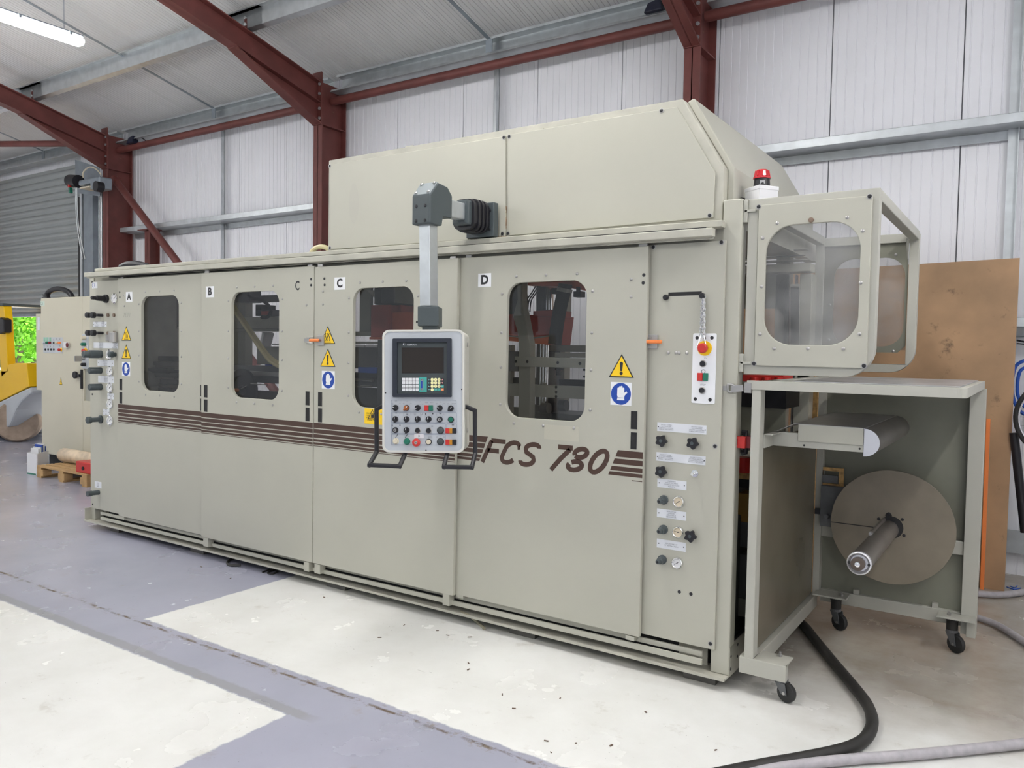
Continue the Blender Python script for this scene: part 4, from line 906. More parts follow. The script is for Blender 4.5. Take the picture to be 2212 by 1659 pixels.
slantbox('cross_beam', [(160, 905), (960, 927), (960, 1032), (160, 1013)], 3.96, .035, GB); slantbox('cross_beam', [(20, 1197), (960, 1238), (960, 1372), (20, 1328)], 4.08, .06, GB)
slantbox('cross_beam', [(495, 780), (960, 785), (960, 860), (495, 850)], 4.35, .06, GB); slantbox('cross_beam', [(592, 862), (960, 868), (960, 920), (592, 912)], 4.3, .04, GB)
slantbox('press_head', [(20, 445), (590, 460), (550, 778), (20, 728)], 4.2, .25, REDMACH); slantbox('press_head', [(360, 412), (605, 400), (600, 470), (360, 470)], 4.18, .2, REDMACH); slantbox('press_lip', [(20, 660), (545, 690), (520, 778), (20, 728)], 4.17, .03, ORMACH)
slantbox('top_beam', [(300, 100), (960, 60), (960, 195), (640, 140), (300, 135)], 4.15, .2, ORMACH)
for x, r in ((462, .05), (535, .035)):
    obj('guide_column', MB().cyl(F(*dz(x, 100), 4.25), F(*dz(x, 420), 4.25), r*.8), CHROME if x > 500 else IRON, mach, smooth=True)
for x in (440, 470, 505): obj('guide_column', MB().cyl(F(*dz(x, 770), 4.3), F(*dz(x-10, 1460), 4.3), .025), CHROME if x > 450 else IRON, mach, smooth=True)
D_('flange', 392, 395, 560, 415, 4.2, .15, IRON); D_('support_post', 520, 850, 600, 1600, 4.3, .06, IRON); D_('rear_frame', 20, 120, 190, 450, 4.45, .05, IRON); D_('rear_frame', 100, 850, 200, 1065, 4.4, .05, IRON); D_('rear_frame', 20, 780, 120, 1600, 4.42, .05, MIDG)
obj('bulkhead_plate', MB().ext(front(4.3), [[P2(*dz(*v), 4.3) for v in ((190, 110), (260, 110), (280, 300), (270, 470), (200, 470))]], -.03, 0), IRON, mach)
D_('sensor_block', 555, 160, 640, 225, 4.12, .06, BLACK); D_('sensor_block', 795, 195, 875, 260, 4.12, .06, BLACK); D_('sensor_arm', 825, 150, 850, 200, 4.12, .03, BLACK)
obj('vacuum_hose', MB().tube([F(*dz(x, y), 4.1) for x, y in ((710, 120), (700, 190), (665, 330), (635, 480), (610, 640), (595, 775))], .042, 12, 5), RUB, mach, smooth=True); obj('hose_clamp', MB().cyl(F(*dz(706, 165), 4.1), F(*dz(698, 205), 4.1), .047), MIDG, mach)
D_('deck_rail', 20, 1165, 960, 1200, 4.45, .06, BLACK); D_('deck_plate', 300, 1545, 900, 1640, 4.2, .3, IRON); D_('gearbox', 325, 1440, 460, 1530, 4.25, .12, IRON)
for x, y in ((355, 1485), (500, 1470), (690, 1440)): obj('drive_shaft', MB().cyl(F(*dz(x-40, y), 4.2), F(*dz(x+35, y), 4.2), .035), IRON, mach, smooth=True)
D_('bolt_head', 595, 1035, 665, 1050, 3.95, .03, BLACK); D_('bolt_head', 608, 1050, 635, 1110, 3.95, .03, BLACK); D_('bolt_head', 900, 1040, 960, 1062, 3.96, .03, BLACK); D_('bolt_head', 900, 1115, 960, 1135, 3.96, .03, BLACK)
for x, y in ((172, 960), (297, 962), (628, 972), (868, 982)): inst('bolt', BLKB, mach, F(*dz(x, y), 3.958))
for x, y in ((610, 1238), (610, 1293), (610, 1340)): inst('bolt', BLKB, mach, F(*dz(x, y), 4.078))
for s_ in (0, 1, 2): obj('sensor_cable', MB().tube([F(*dz(x+s_*25, y), 4.18) for x, y in ((390, 140), (340, 220), (290, 300), (275, 420))], .004, 6, 4), BLACK, mach)
obj('grease_line', MB().tube([F(*dz(x, y), 4.13) for x, y in ((80, 680), (330, 703), (440, 695), (550, 678))], .005, 6, 4), STEEL, mach)
for x in (-6.75, -5.32, -4.05, -2.85, -1.30): obj('rear_post', MB().box(x-.04, x+.04, 4.90, 4.98, .06, 2.21), PEBD, mach)
obj('dark_backing', MB().box(-6.75, -2.95, 4.93, 4.95, .09, 1.18), M('rear_skirt_paint', (.2, .2, .17), .6), mach)  # dark sheets added at the rear so the lower panes look dark
obj('dark_backing', MB().box(-2.85, -1.30, 4.93, 4.95, .09, 1.12), M('dark_backing_paint_b', (.2, .2, .17), .6), mach)
obj('bulkhead', MB().box(-4.06, -4.03, 3.85, 4.9, .1, .9), IRON, mach); obj('bulkhead', MB().box(-6.78, -6.76, 3.75, 4.9, .1, 2.2), PEBD, mach)
# machine end seen through the guard: rear column, beams, sliding chain
e_ = zpt(1620, 440, 5.1875)
obj('rear_column', pbox(MB(), e_(520, 0)[0], e_(700, 0)[0], e_(0, 780)[1], 830, 4.85, .12), PEB, mach, bevel=.005)
p = F(1740, 700, 4.85); obj('rear_column_foot', MB().box(F(e_(520, 0)[0], 700, 4.85).x, F(e_(690, 0)[0], 700, 4.85).x, 4.85, 4.95, .06, 1.5), PEB, mach)
obj('end_beam', pbox(MB(), 1560, e_(680, 0)[0], e_(0, 660)[1], e_(0, 795)[1], 4.80, .12), PEB, mach, bevel=.004); obj('end_beam', pbox(MB(), 1560, e_(660, 0)[0], e_(0, 625)[1], e_(0, 662)[1], 4.78, .1), PEBD, mach)
obj('chain_guide', pbox(MB(), 1560, e_(640, 0)[0], e_(0, 515)[1], e_(0, 560)[1], 4.7, .05), STEEL, mach, bevel=.004); obj('chain_guide', pbox(MB(), 1560, e_(600, 0)[0], e_(0, 575)[1], e_(0, 618)[1], 4.72, .05), IRON, mach)
obj('cable_trunking', pbox(MB(), e_(440, 0)[0], e_(518, 0)[0], e_(0, 795)[1], 1000, 4.83, .05), IRON, mach)
for i in range(22): pq = F(e_(455, 0)[0], e_(0, 960+30*i)[1], 4.82); obj('chain_roller', MB().box(pq.x, pq.x+.05, 4.815, 4.825, pq.z, pq.z+.03), MIDG, mach)
ew = [P2(*e_(*v), 4.92) for v in ((-260, 1180), (270, 1180), (390, 1310), (385, 2200), (-260, 2200))]
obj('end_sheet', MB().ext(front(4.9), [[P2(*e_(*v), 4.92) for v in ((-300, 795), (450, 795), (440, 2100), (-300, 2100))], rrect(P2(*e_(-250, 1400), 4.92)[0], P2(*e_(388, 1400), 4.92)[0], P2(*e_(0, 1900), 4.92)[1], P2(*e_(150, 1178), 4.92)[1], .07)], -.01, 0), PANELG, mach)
x0 = -1.30
obj('end_machinery', MB().box(-1.9, -1.28, 4.0, 4.6, .1, .75).box(-1.8, -1.3, 4.1, 4.5, .75, .95), IRON, mach, bevel=.01)
obj('red_tray', pbox(MB(), 1604, 1692, 812, 824, 4.3, .2), REDP, mach)
for px_ in (1629, 1655, 1682): obj('tray_peg', MB().cyl(F(px_, 824, 4.29), F(px_, 815, 4.29), .022), REDP, mach)
obj('heater_box', pbox(MB(), 1560, 1698, 843, 876, 4.4, .3), BLACK, mach)
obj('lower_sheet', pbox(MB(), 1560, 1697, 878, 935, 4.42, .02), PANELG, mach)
for (y0, y1, m) in ((1024, 1034, OSB), (1036, 1052, BLACK), (1068, 1126, M('ochre_box', (.4, .24, .05), .5)), (1130, 1180, IRON), (1200, 1290, IRON), (1296, 1330, MIDG)): obj('end_fitting', pbox(MB(), 1592, 1618, y0, y1, 4.15, .12), m, mach, bevel=.003)
obj('red_valve', MB().cyl(F(1608, 988, 4.2), F(1608, 1020, 4.2), .04), REDP, mach); obj('end_shelf', pbox(MB(), 1598, 1625, 982, 985, 4.15, .3), PEB, mach)
# limit switch on the corner column
p = F(1603, 955, 3.72); sw = obj('limit_switch', MB().box(p.x-.032, p.x+.02, 3.70, 3.74, F(1603, 967.5, 3.72).z, F(1603, 942.5, 3.72).z), REDP, mach, bevel=.003)
obj('switch_body', MB().box(p.x+.008, p.x+.045, 3.72, 3.80, F(1603, 967, 3.72).z, F(1603, 943, 3.72).z), M('dark_red_plastic', (.2, .01, .015), .4), sw)
obj('switch_slot', MB().box(p.x-.024, p.x-.016, 3.698, 3.70, p.z-.014, p.z+.016), DARK, sw)
obj('switch_gland', MB().tube([F(1611, 942, 3.76), F(1611, 934, 3.76), F(1603, 934, 3.76)], .014, 8).tube([F(1610, 968, 3.76), F(1610, 977, 3.76), F(1602, 978, 3.76)], .014, 8), BLACK, sw)
# hose arch and cable on the machine top
obj('top_hose', MB().tube([F(x, y, 3.85) for x, y in ((672, 548), (676, 541), (684, 535), (694, 533), (704, 535), (713, 541), (722, 548))], .017, 8, 5), HOSEC, mach, smooth=True)
obj('top_cable', MB().tube([F(x, y, 4.2) for x, y in ((262, 577), (275, 571), (290, 570), (305, 572), (320, 576))], .03, 8, 4), BLACK, mach, smooth=True)
def floor_cable(label, pts, r, mat, cat='cable'):
    o = obj('floor_cable', MB().tube([FZ(x, y, r) for x, y in pts], r, 8, 6), mat, smooth=True); return tag(o, label, cat)
floor_cable('small loop of grey cable lying on the floor at the machine base', ((545, 1207), (520, 1204), (500, 1208), (491, 1215), (497, 1221), (520, 1221)), .009, HOSEB)
floor_cable('thin black wires curled on the floor under doors B and C', ((567, 1236), (585, 1230), (600, 1233), (590, 1239), (578, 1237), (600, 1229), (616, 1232)), .006, HOSEB)
o = obj('drain_hose', MB().tube([F(995, 1322, 3.66), F(1015, 1331, 3.64)]+[FZ(1035, 1347, .008), FZ(1046, 1358, .008)], .009, 8, 5), M('dirty_hose', (.3, .28, .2), .6), smooth=True); tag(o, 'thin dirty hose drooping from under door D to the floor', 'hose')

# ------------------------------------------------------------------ hanging control pendant
AX, AY, AZ = -2.65, 3.175, 2.353
pen = thing('control_pendant', 'white operator control panel with screen and buttons hanging from a swing arm', 'control panel', (AX, AY, 1.7))
px_of = lambda: None
arm = obj('swing_arm', MB().box(AX-.034, AX+.034, AY+.05, 3.50, AZ-.045, AZ+.045), GALV, pen, bevel=.006)
obj('arm_collar', MB().box(AX-.055, AX+.055, 3.44, 3.54, AZ-.07, AZ+.065), DKG, pen, bevel=.012)
bel = MB()
for i in range(9):
    y = 3.475+.018*i; s_ = (.086 if i % 2 == 0 else .078)*(.93 if i in (0, 8) else 1)
    bel.ext(front(y), [rrect(AX-s_*.92, AX+s_*.92, AZ-s_*1.15, AZ+s_*.95, .045, 5)], -.018, 0)
obj('rubber_bellows', bel, BLACK, pen, bevel=.004)
obj('arm_mount', MB().box(AX-.09, AX+.10, 3.62, 3.665, AZ-.115, AZ+.075).box(AX-.075, AX+.075, 3.665, 3.70, AZ-.10, AZ+.07), DKG, pen, bevel=.004)
obj('mount_plate', MB().box(AX-.04, AX+.135, 3.690, 3.70, AZ-.115, AZ+.06), M('rusty_mount', (.30, .2, .13), .6, mott=.3, scale=14, stain=(.5, .47, .36), stain_at=.5), pen)
for z in (-.075, .03): inst('bolt', BLKB, pen, (AX+.075, 3.619, AZ+z))
pf = AY-.062; e0, e1 = F(900, 480, pf), F(932, 436, pf); 
EY = [(pf, e0.z-.012), (AY+.04, e0.z-.012), (AY+.05, AZ-.062), (AY+.125, AZ-.062), (AY+.125, AZ+.055), (AY+.085, AZ+.095), (AY+.0, AZ+.105), (pf, AZ+.035)]
el = obj('elbow_casting', MB().ext(sideX(AX), [EY], -.06, .06), DKG, pen, bevel=.008)
obj('elbow_lid', MB().ext(sideX(AX), [[(pf+.004, AZ+.04), (AY+.002, AZ+.109), (AY+.004, AZ+.101), (pf+.004, AZ+.03)]], -.056, .056), M('light_grey_lid', (.26, .29, .3), .4), el)
for dx in (-.03, .03):
    for z in (AZ-.02, AZ-.095): inst('bolt', BLKB, el, (AX+dx, pf-.0006, z))
for dx in (-.042, .042):
    for f in (.12, .88): q_ = V3((AX+dx, pf+.004, AZ+.04)).lerp(V3((AX+dx, AY+.002, AZ+.109)), f); inst('screw', SCREW, el, q_+V3((0, -.003, .003)), (-.85, 0, 0))
ztop_, zbot_ = F(924, 492, AY).z, F(924, 660, AY).z
top = V3((AX, AY, ztop_)); bot = FX(923.5, 662, AX); bot = V3((AX+.011, AY, bot.z))
obj('hanging_post', MB().bar(top+ZF*.02, bot, .068, .068, up=(0, 1, 0)), GALV, pen, bevel=.004)
# panel frame
th = math.radians(4.5)
pr = CR*math.cos(th)-CF*math.sin(th); pu = -CD; pn = pr.cross(pu)
if pn.dot(CF) > 0: pn = -pn
DEP = 4.02
P0 = CAM+_ray(915, 844)*DEP
pf_ = (P0, pr, pu, pn)
def pp(px, py):
    d_ = _ray(px, py); t = (P0-CAM).dot(pn)/d_.dot(pn); q_ = CAM+d_*t-P0; return q_.dot(pr), q_.dot(pu)
def ppr(x0, y0, x1, y1): a0, b0 = pp(x0, y1); a1, b1 = pp(x1, y0); return a0, a1, b0, b1
def prect(q_, r=None, n=5): return rrect(*q_, r, n) if r else rect(*q_)
o_ = ppr(826, 711.5, 1003.5, 977.5); R0 = .036
def inset(q_, k): return (q_[0]+k, q_[1]-k, q_[2]+k, q_[3]-k)
enc = obj('enclosure', MB().ext(pf_, [prect(inset(o_, .003), R0)], -.20, -.034), M('enclosure_cream', (.60, .59, .53), .4), pen, bevel=.004)
obj('gasket', MB().ext(pf_, [prect(inset(o_, .006), R0)], -.036, -.030), BLACK, enc)
obj('front_rim', MB().ext(pf_, [prect(o_, R0), prect(inset(o_, .011), R0-.008)], -.030, .004), M('rim_cream', (.66, .65, .6), .35), enc, bevel=.003)
fpn = obj('front_plate', MB().ext(pf_, [prect(inset(o_, .010), R0-.008)], -.030, -.001), PANW, pen)
w8 = zpt(790, 690, 4.88)
tm = obj('terminal', MB().ext(pf_, [prect(ppr(*w8(290, 199), *w8(910, 818)), .006, 3), prect(ppr(*w8(338, 241), *w8(862, 782)))], -.001, .018), BEZEL, pen, bevel=.003)
obj('terminal_face', MB().ext(pf_, [prect(ppr(*w8(336, 239), *w8(864, 784)))], -.001, .003), BEZ2, tm)
obj('screen_surround', MB().ext(pf_, [prect(ppr(*w8(380, 293), *w8(827, 569)))], .003, .0036), BLACK, tm)
obj('screen', MB().ext(pf_, [prect(ppr(*w8(386, 299), *w8(822, 564)))], .0036, .0044), SCREEN, tm)
w9 = zpt(850, 730, 12.76)
WKEY = M('white_key', (.8, .81, .82), .4)
lg = pp(*w9(505, 192)); text('GEFRAN', .0098, pf_, lg[0], lg[1], M('silver_print', (.6, .62, .64), .4), tm, d=.0036, sx=1.35, bold=.0003)
lg = pp(*w9(302, 172)); obj('logo_moon', MB().ext(pf_, [circ(lg[0], lg[1], .0072, 20)], .003, .0036), M('moon_grey', (.13, .14, .15), .4), tm); obj('logo_crescent', MB().ext(pf_, [arc(lg[0], lg[1], .0072, .0072, 100, 260, 10)+arc(lg[0]+.001, lg[1], .0035, .0066, 255, 105, 8)], .0036, .004), M('moon_silver', (.6, .62, .64), .4), tm)
KT = [['MENU', '[T]', '...', 'SAVE', '==='], ['F0', 'F1', 'F2', 'F3', 'F4'], ['[ ]', '%', 'RESET', 'F8', 'PRINT'], ['^', 'K', 'SET', '/', 'TRIM']]
for r_ in range(4):
    for c_ in range(5):
        q_ = (287+93*c_, 1140+95*r_); kk = ppr(*w9(q_[0]-40, q_[1]-39), *w9(q_[0]+41, q_[1]+39))
        o = obj('key', MB().ext(pf_, [prect(kk)], .003, .005), WKEY, tm); text(KT[r_][c_], .0044 if len(KT[r_][c_]) < 4 else .003, pf_, (kk[0]+kk[1])/2, (kk[2]+kk[3])/2, INKG, tm, 'key_legend', d=.0053)
obj('port_panel', MB().ext(pf_, [prect(ppr(*w9(716, 1075), *w9(920, 1490)))], .003, .0042), TEAL, tm)
obj('serial_port', MB().ext(pf_, [prect(ppr(*w9(757, 1128), *w9(828, 1438)), .004, 3)], .0042, .008), STEEL, tm); obj('serial_socket', MB().ext(pf_, [prect(ppr(*w9(766, 1182), *w9(808, 1385)))], .008, .010), BLUE, tm)
for y in (1148, 1415): kk = pp(*w9(788, y)); obj('port_screw', MB().ext(pf_, [circ(*kk, .0017, 10)], .008, .010), BLACK, tm)
AR = '↑↓←→'; NUM = ['789', '456', '123', '0']
for r_ in range(4):
    y = 1145+93.5*r_; kk = pp(*w9(982, y)); o = obj('arrow_key', MB().ext(pf_, [rect(kk[0]-.0065, kk[0]+.0065, kk[1]-.007, kk[1]+.007)], .003, .0045), BLACK, tm)
    a_ = [(0, 1), (0, -1), (-1, 0), (1, 0)][r_]; s_ = .0045; obj('arrow_mark', MB().ribbon(pf_, [(kk[0]-a_[0]*s_, kk[1]-a_[1]*s_), (kk[0]+a_[0]*s_*.4, kk[1]+a_[1]*s_*.4)], .0018, .0045, .005).ext(pf_, [[(kk[0]+a_[0]*s_, kk[1]+a_[1]*s_), (kk[0]-a_[1]*.0036, kk[1]+a_[0]*.0036), (kk[0]+a_[1]*.0036, kk[1]-a_[0]*.0036)]], .0045, .005), M('arrow_teal', (.3, .65, .62), .4) if r_ == 0 else bpy.data.materials['arrow_teal'], tm)
    for i, ch in enumerate(NUM[r_]):
        kk = pp(*w9(1070+94*i, y)); obj('number_key', MB().ext(pf_, [circ(*kk, .0078, 18)], .003, .0048), KEYY, tm); text(ch, .0085, pf_, *kk, INKG, tm, 'key_legend', d=.005)
for (x, y, m, s_) in ((1350, 1333, TEAL, 'PAGE'), (1168, 1425, TEAL, 'CLR'), (1258, 1425, TEAL, '!'), (1350, 1425, ORANGE, 'ENT')):
    kk = pp(*w9(x, y)); obj('function_key', MB().ext(pf_, [rect(kk[0]-.0075, kk[0]+.0075, kk[1]-.007, kk[1]+.007)], .003, .0048), m, tm); text(s_, .005, pf_, *kk, WHITE, tm, 'key_legend', d=.005)
for y, s_ in ((1145, 1), (1240, -1)):
    kk = pp(*w9(1350, y)); obj('arrow_key', MB().ext(pf_, [rect(kk[0]-.0075, kk[0]+.0075, kk[1]-.007, kk[1]+.007)], .003, .0045), BLACK, tm); obj('arrow_mark', MB().ext(pf_, [[(kk[0]-.0042, kk[1]-.004*s_), (kk[0]+.0042, kk[1]-.004*s_), (kk[0], kk[1]+.0045*s_)]], .0045, .005), M('arrow_pink%d' % s_, (.75, .35, .33), .4), tm)
v = zpt(830, 850, 12.29)
LINEM = M('printed_line', (.2, .25, .36), .5)
for q_ in ((180, 177, 1917, 473), (187, 500, 1922, 773), (190, 795, 1628, 1058), (1655, 805, 1922, 1070), (190, 1087, 1630, 1365)):
    kk = ppr(*v(q_[0], q_[1]), *v(q_[2], q_[3])); obj('printed_frame', MB().ext(pf_, [prect(kk, .004, 3), prect(inset(kk, .0012), .003, 3)], -.001, .0002), LINEM, fpn)
def sel(x, y, mat, ang, key=False, r=.0135):
    c_ = pp(*v(x, y)); O_ = fp(pf_, *c_, 0)
    o = obj('selector_switch', MB().lathe(O_, pn, [(r*1.12, -.001), (r*1.12, .004), (r, .006), (r, .014)], 20), BLACK, fpn, smooth=True)
    t = math.radians(ang); cs, sn = math.cos(t), math.sin(t)
    if key: obj('key_barrel', MB().lathe(O_, pn, [(r*.62, .014), (r*.6, .017)], 14), STEEL, o); obj('key_slot', MB().fbox(pf_, c_[0]-.0012, c_[0]+.0012, c_[1]-.004, c_[1]+.004, .017, .0175), DARK, o)
    else:
        if mat is not BLACK: obj('selector_cap', MB().lathe(O_, pn, [(r*.98, .013), (r*.9, .017)], 18), mat, o)
        obj('selector_grip', MB().ribbon(pf_, [(c_[0]-cs*r*1.25, c_[1]-sn*r*1.25), (c_[0]+cs*r*.8, c_[1]+sn*r*.8)], r*.62, .013, .026), mat, o, bevel=.002)
        obj('selector_pointer', MB().ribbon(pf_, [(c_[0]+cs*r*.05, c_[1]+sn*r*.05), (c_[0]+cs*r*.75, c_[1]+sn*r*.75)], r*.2, .026, .0268), WHITE, o)
    for s_ in (-1, 1): obj('printed_tick', MB().ribbon(pf_, [(c_[0]+s_*.012, c_[1]+.014), (c_[0]+s_*.0175, c_[1]+.0195)], .0006, -.001, .0003), LINEM, fpn)
sel(300, 380, BLACK, 150); sel(595, 380, AMBER, 45); sel(890, 380, BLACK, 190); sel(1475, 388, BLACK, 140); sel(1770, 392, BLACK, 45)
for x in (300, 595, 890, 1180): sel(x, 682, BLACK, 90)
sel(1475, 688, BLACK, 0, True); sel(300, 970, BLACK, 0, True); sel(595, 970, BLACK, 90)
def pb_(x, y, mat, r, h=.012, rim=BLACK): c_ = pp(*v(x, y)); btn(fpn, fp(pf_, *c_, 0), pn, r, h, mat, rim)
pb_(1772, 692, GREENP, .0125); pb_(892, 980, BLACK, .0125, rim=STEEL); pb_(1183, 985, BLACK, .0125, rim=STEEL); pb_(1495, 980, DKG, .0145, .008); pb_(1495, 1278, DKG, .0145, .008)
pb_(312, 1265, IVORY, .0125, .02, IVORY); pb_(605, 1272, GREENP, .0135, .018, GREENP); pb_(1182, 1282, IVORY, .0125, .014, BLACK)
c_ = pp(*v(875, 1292)); O_ = fp(pf_, *c_, 0); o = obj('emergency_stop', MB().lathe(O_, pn, [(.012, 0), (.012, .018), (.021, .02), (.0205, .03), (.011, .036)], 24), REDP, fpn, smooth=True); obj('key_barrel', MB().lathe(O_, pn, [(.008, .034), (.008, .038)], 14), STEEL, o); obj('key_slot', MB().fbox(pf_, c_[0]-.004, c_[0]+.004, c_[1]-.0012, c_[1]+.0012, .038, .0385), DARK, o)
def tri3(y0, y1):
    for (x0, x1, m) in ((1632, 1738, REDP), (1738, 1812, AMBER if False else M('amber_lamp_%d' % y0, (.55, .24, .02), .3)), (1812, 1920, BLACK)):
        kk = ppr(*v(x0, y0), *v(x1, y1)); obj('indicator_button', MB().ext(pf_, [prect(kk)], -.001, .010), m, fpn, bevel=.0015)
tri3(920, 1056); tri3(1220, 1360)
for x0, x1, m in ((1072, 1183, REDP), (1187, 1298, GREENP)): kk = ppr(*v(x0, 310), *v(x1, 455)); obj('start_stop_button', MB().ext(pf_, [prect(kk)], -.001, .010), m, fpn, bevel=.0015)
kk = ppr(*v(795, 1078), *v(1050, 1187)); obj('number_sticker', MB().ext(pf_, [prect(kk, .004, 3)], -.001, .0008), CARD, fpn); text('3', .0145, pf_, (kk[0]+kk[1])/2, (kk[2]+kk[3])/2, INK, fpn, d=.0012, bold=.0004)
def leg(s_, x, y, sz=.0058): c_ = pp(*v(x, y)); text(s_, sz, pf_, c_[0], c_[1], INKG, fpn, 'printed_legend', d=.0004)
leg('ALARM\nRESET', 1208, 1150, .0068); leg('STOP', 1120, 248); leg('START', 1258, 248); leg('OFF', 220, 262, .005); leg('ON', 412, 262, .005); leg('AUX', 312, 200); leg('OFF', 515, 262, .005); leg('ON', 705, 262, .005); leg('OFF', 1392, 266, .005); leg('ON', 1590, 268, .005); leg('AUT', 1690, 268, .005); leg('PROGRAM', 1850, 268, .005); leg('RUN', 655, 1138, .005)
leg('UP\nDN', 1400, 1148, .005); leg('TOP\n|', 1497, 1140, .005); leg('EXT\nRET', 1592, 1150, .005); leg('I', 848, 212); leg('II', 950, 214); leg('III', 1012, 286); leg('~/~', 605, 212); leg('[ ]', 1487, 228)
for x, y in ((222, 545), (412, 540), (515, 545), (705, 545), (1395, 553), (1585, 555), (518, 845)): leg('I', x, y, .009)
for x, y, w_ in ((318, 520, .012), (608, 550, .012), (1492, 535, .013), (218, 843, .008), (418, 843, .009), (1275, 868, .011), (1822, 835, .014)): c_ = pp(*v(x, y)); obj('printed_symbol', MB().ext(pf_, [rect(c_[0]-w_*.4, c_[0]+w_*.4, c_[1]-.0022, c_[1]+.0022)], -.001, .0003), INKG, fpn)
for x, y in ((818, 545), (988, 545)): c_ = pp(*v(x, y)); obj('printed_symbol', MB().ribbon(pf_, [(c_[0]-.005, c_[1]+.004), (c_[0]-.004, c_[1]-.004), (c_[0]+.004, c_[1]-.004), (c_[0]+.005, c_[1]+.004)], .001, -.001, .0003), INKG, fpn)
for x, y in ((325, 1135), (580, 1135)): c_ = pp(*v(x, y)); obj('printed_symbol', MB().ribbon(pf_, [(c_[0]-.006, c_[1]-.009), (c_[0]+.006, c_[1]+.009)], .0025, -.001, .0003), INK, fpn)
for x, y in ((1103, 545), (1290, 537)): c_ = pp(*v(x, y)); obj('printed_symbol', MB().ext(pf_, [circ(*c_, .0026, 10, .004)], -.001, .0003), INK, fpn)
for x, y in w8(577, 127), w8(207, 773), w8(1012, 737), w8(635, 1380): c_ = pp(x, y); obj('cover_screw', MB().lathe(fp(pf_, *c_, 0), pn, [(.004, -.001), (.003, .001)], 8), BLACK, fpn)
# side screws on the enclosure
for b_ in (.24, -.21): O_ = fp(pf_, o_[1]-.003, b_, -.12); obj('side_bolt', MB().lathe(O_, pr, [(.012, 0), (.008, .004)], 8), STEEL, enc)
# handles
def handle(pts):
    P_ = [fp(pf_, *pp(x, y), d_) for x, y, d_ in pts]; mb = MB()
    for s_, t_ in zip(P_, P_[1:]):
        u_ = (t_-s_).normalized(); mb.bar(s_-u_*.009, t_+u_*.009, .021, .026, up=pn)
    obj('handle', mb, BLACK, pen, bevel=.006)
handle([(827, 875, -.05), (808, 885, -.05), (808.5, 978, -.05), (801, 1003, .03), (866, 1006, .03), (874, 978, -.03)])
handle([(1003, 879, -.05), (1023, 887, -.05), (1024, 982, -.05), (1021, 1008, .03), (961, 1007, .03), (965, 978, -.03)])
k1 = ppr(899, 659.5, 945, 703.5)
obj('post_clamp', MB().ext(pf_, [prect(k1)], -.15, -.035), DKG, pen, bevel=.005)
k2 = ppr(908, 700, 941, 713); obj('post_neck', MB().ext(pf_, [prect(k2)], -.13, -.05), DKG, pen)
kk = ppr(897, 690, 901, 695); obj('clamp_screw', MB().ext(pf_, [rect(k1[0]-.018, k1[0], kk[2], kk[3])], -.10, -.085), BLACK, pen)
# ------------------------------------------------------------------ guard box at the machine end
gd = thing('safety_guard', 'grey box-shaped safety guard with scratched clear window, hinged to the machine end', 'guard', (-.87, 4.3, 1.5))
gx0, gx1, gz0, gz1 = -1.150, -.584, 1.510, 2.327
def gframe(Y, d, x0, x1, z0, z1, w_=.048, r=.13):
    o = [(x0, z0)]+[(x1-r+r*math.cos(a), z0+r+r*math.sin(a)) for a in [-PI/2+PI/2*i/8 for i in range(9)]]+[(x1, z1), (x0, z1)]
    return MB().ext(front(Y), [o, rect(x0+w_, x1-w_, z0+w_, z1-w_)], -d, 0)
obj('front_frame', gframe(3.702, .05, gx0, gx1, gz0, gz1), STANDM, gd, bevel=.005)
YG = 3.686; g1 = zpt(1560, 360, 3.3175)
pa_, pb2 = F(1634, 610, YG), F(1878, 610, YG); zT = (F(1635, 445, YG).z+F(1884, 420.5, YG).z)/2; zB_ = (F(1625, 791, YG).z+F(1873, 794, YG).z)/2
wx0, wx1 = F(*g1(300, 1000), YG).x, F(*g1(977, 1000), YG).x; wz0, wz1 = F(*g1(620, 1278), YG).z, F(*g1(640, 405), YG).z
pan = obj('front_panel', MB().ext(front(YG), [rect(pa_.x, pb2.x, zB_, zT), rrect(wx0, wx1, wz0, wz1, .125, 10)], -.016, 0), PEB, gd, bevel=.003)
obj('window_pane', MB().ext(front(YG), [rect(wx0-.02, wx1+.02, wz0-.02, wz1+.02)], -.022, -.017), PANEC, pan)
for c in (g1(395, 405), g1(896, 364), g1(290, 512), g1(1006, 461), g1(281, 860), g1(993, 832), g1(271, 1200), g1(984, 1199), g1(371, 1303), g1(614, 1304), g1(868, 1304)): inst('screw', SCREW, pan, F(*c, YG))
for c in (g1(262, 287), g1(1057, 213), g1(228, 1411), g1(1016, 1427)): socket(pan, F(*c, YG))
p = F(*g1(638, 383), YG); obj('rusty_bolt', MB().lathe(p, nf, [(.012, 0), (.012, .006), (.006, .007)], 10), BOLTB, pan)
YR = 5.06
rx1 = F(*g1(1395, 1000), YR).x; rz0 = F(*g1(1200, 1476), YR).z; rz1 = F(*g1(1300, 480), YR).z
obj('rear_frame', gframe(YR, .05, gx0, rx1, rz0, rz1, .05, .14), STANDM, gd, bevel=.005)
rw = (F(*g1(792, 950), YR).x, F(*g1(1316, 950), YR).x, F(*g1(1100, 1288), YR).z, F(*g1(1150, 650), YR).z)
rp = (gx0+.05, F(*g1(1302, 1000), YR).x+.012, F(*g1(1200, 1332), YR).z, rz1-.02); cz_ = .04
rpan = obj('rear_panel', MB().ext(front(YR+.02), [[(rp[0], rp[2]), (rp[1]-cz_, rp[2]), (rp[1], rp[2]+cz_), (rp[1], rp[3]), (rp[0], rp[3])], rrect(rw[0], rw[1]-.01, rw[2], rw[3], .11, 8)], -.01, 0), PANELG, gd)
obj('window_pane', MB().ext(front(YR+.035), [rect(rw[0]-.02, rw[1]+.0, rw[2]-.02, rw[3]+.02)], -.005, 0), PANEC, rpan)
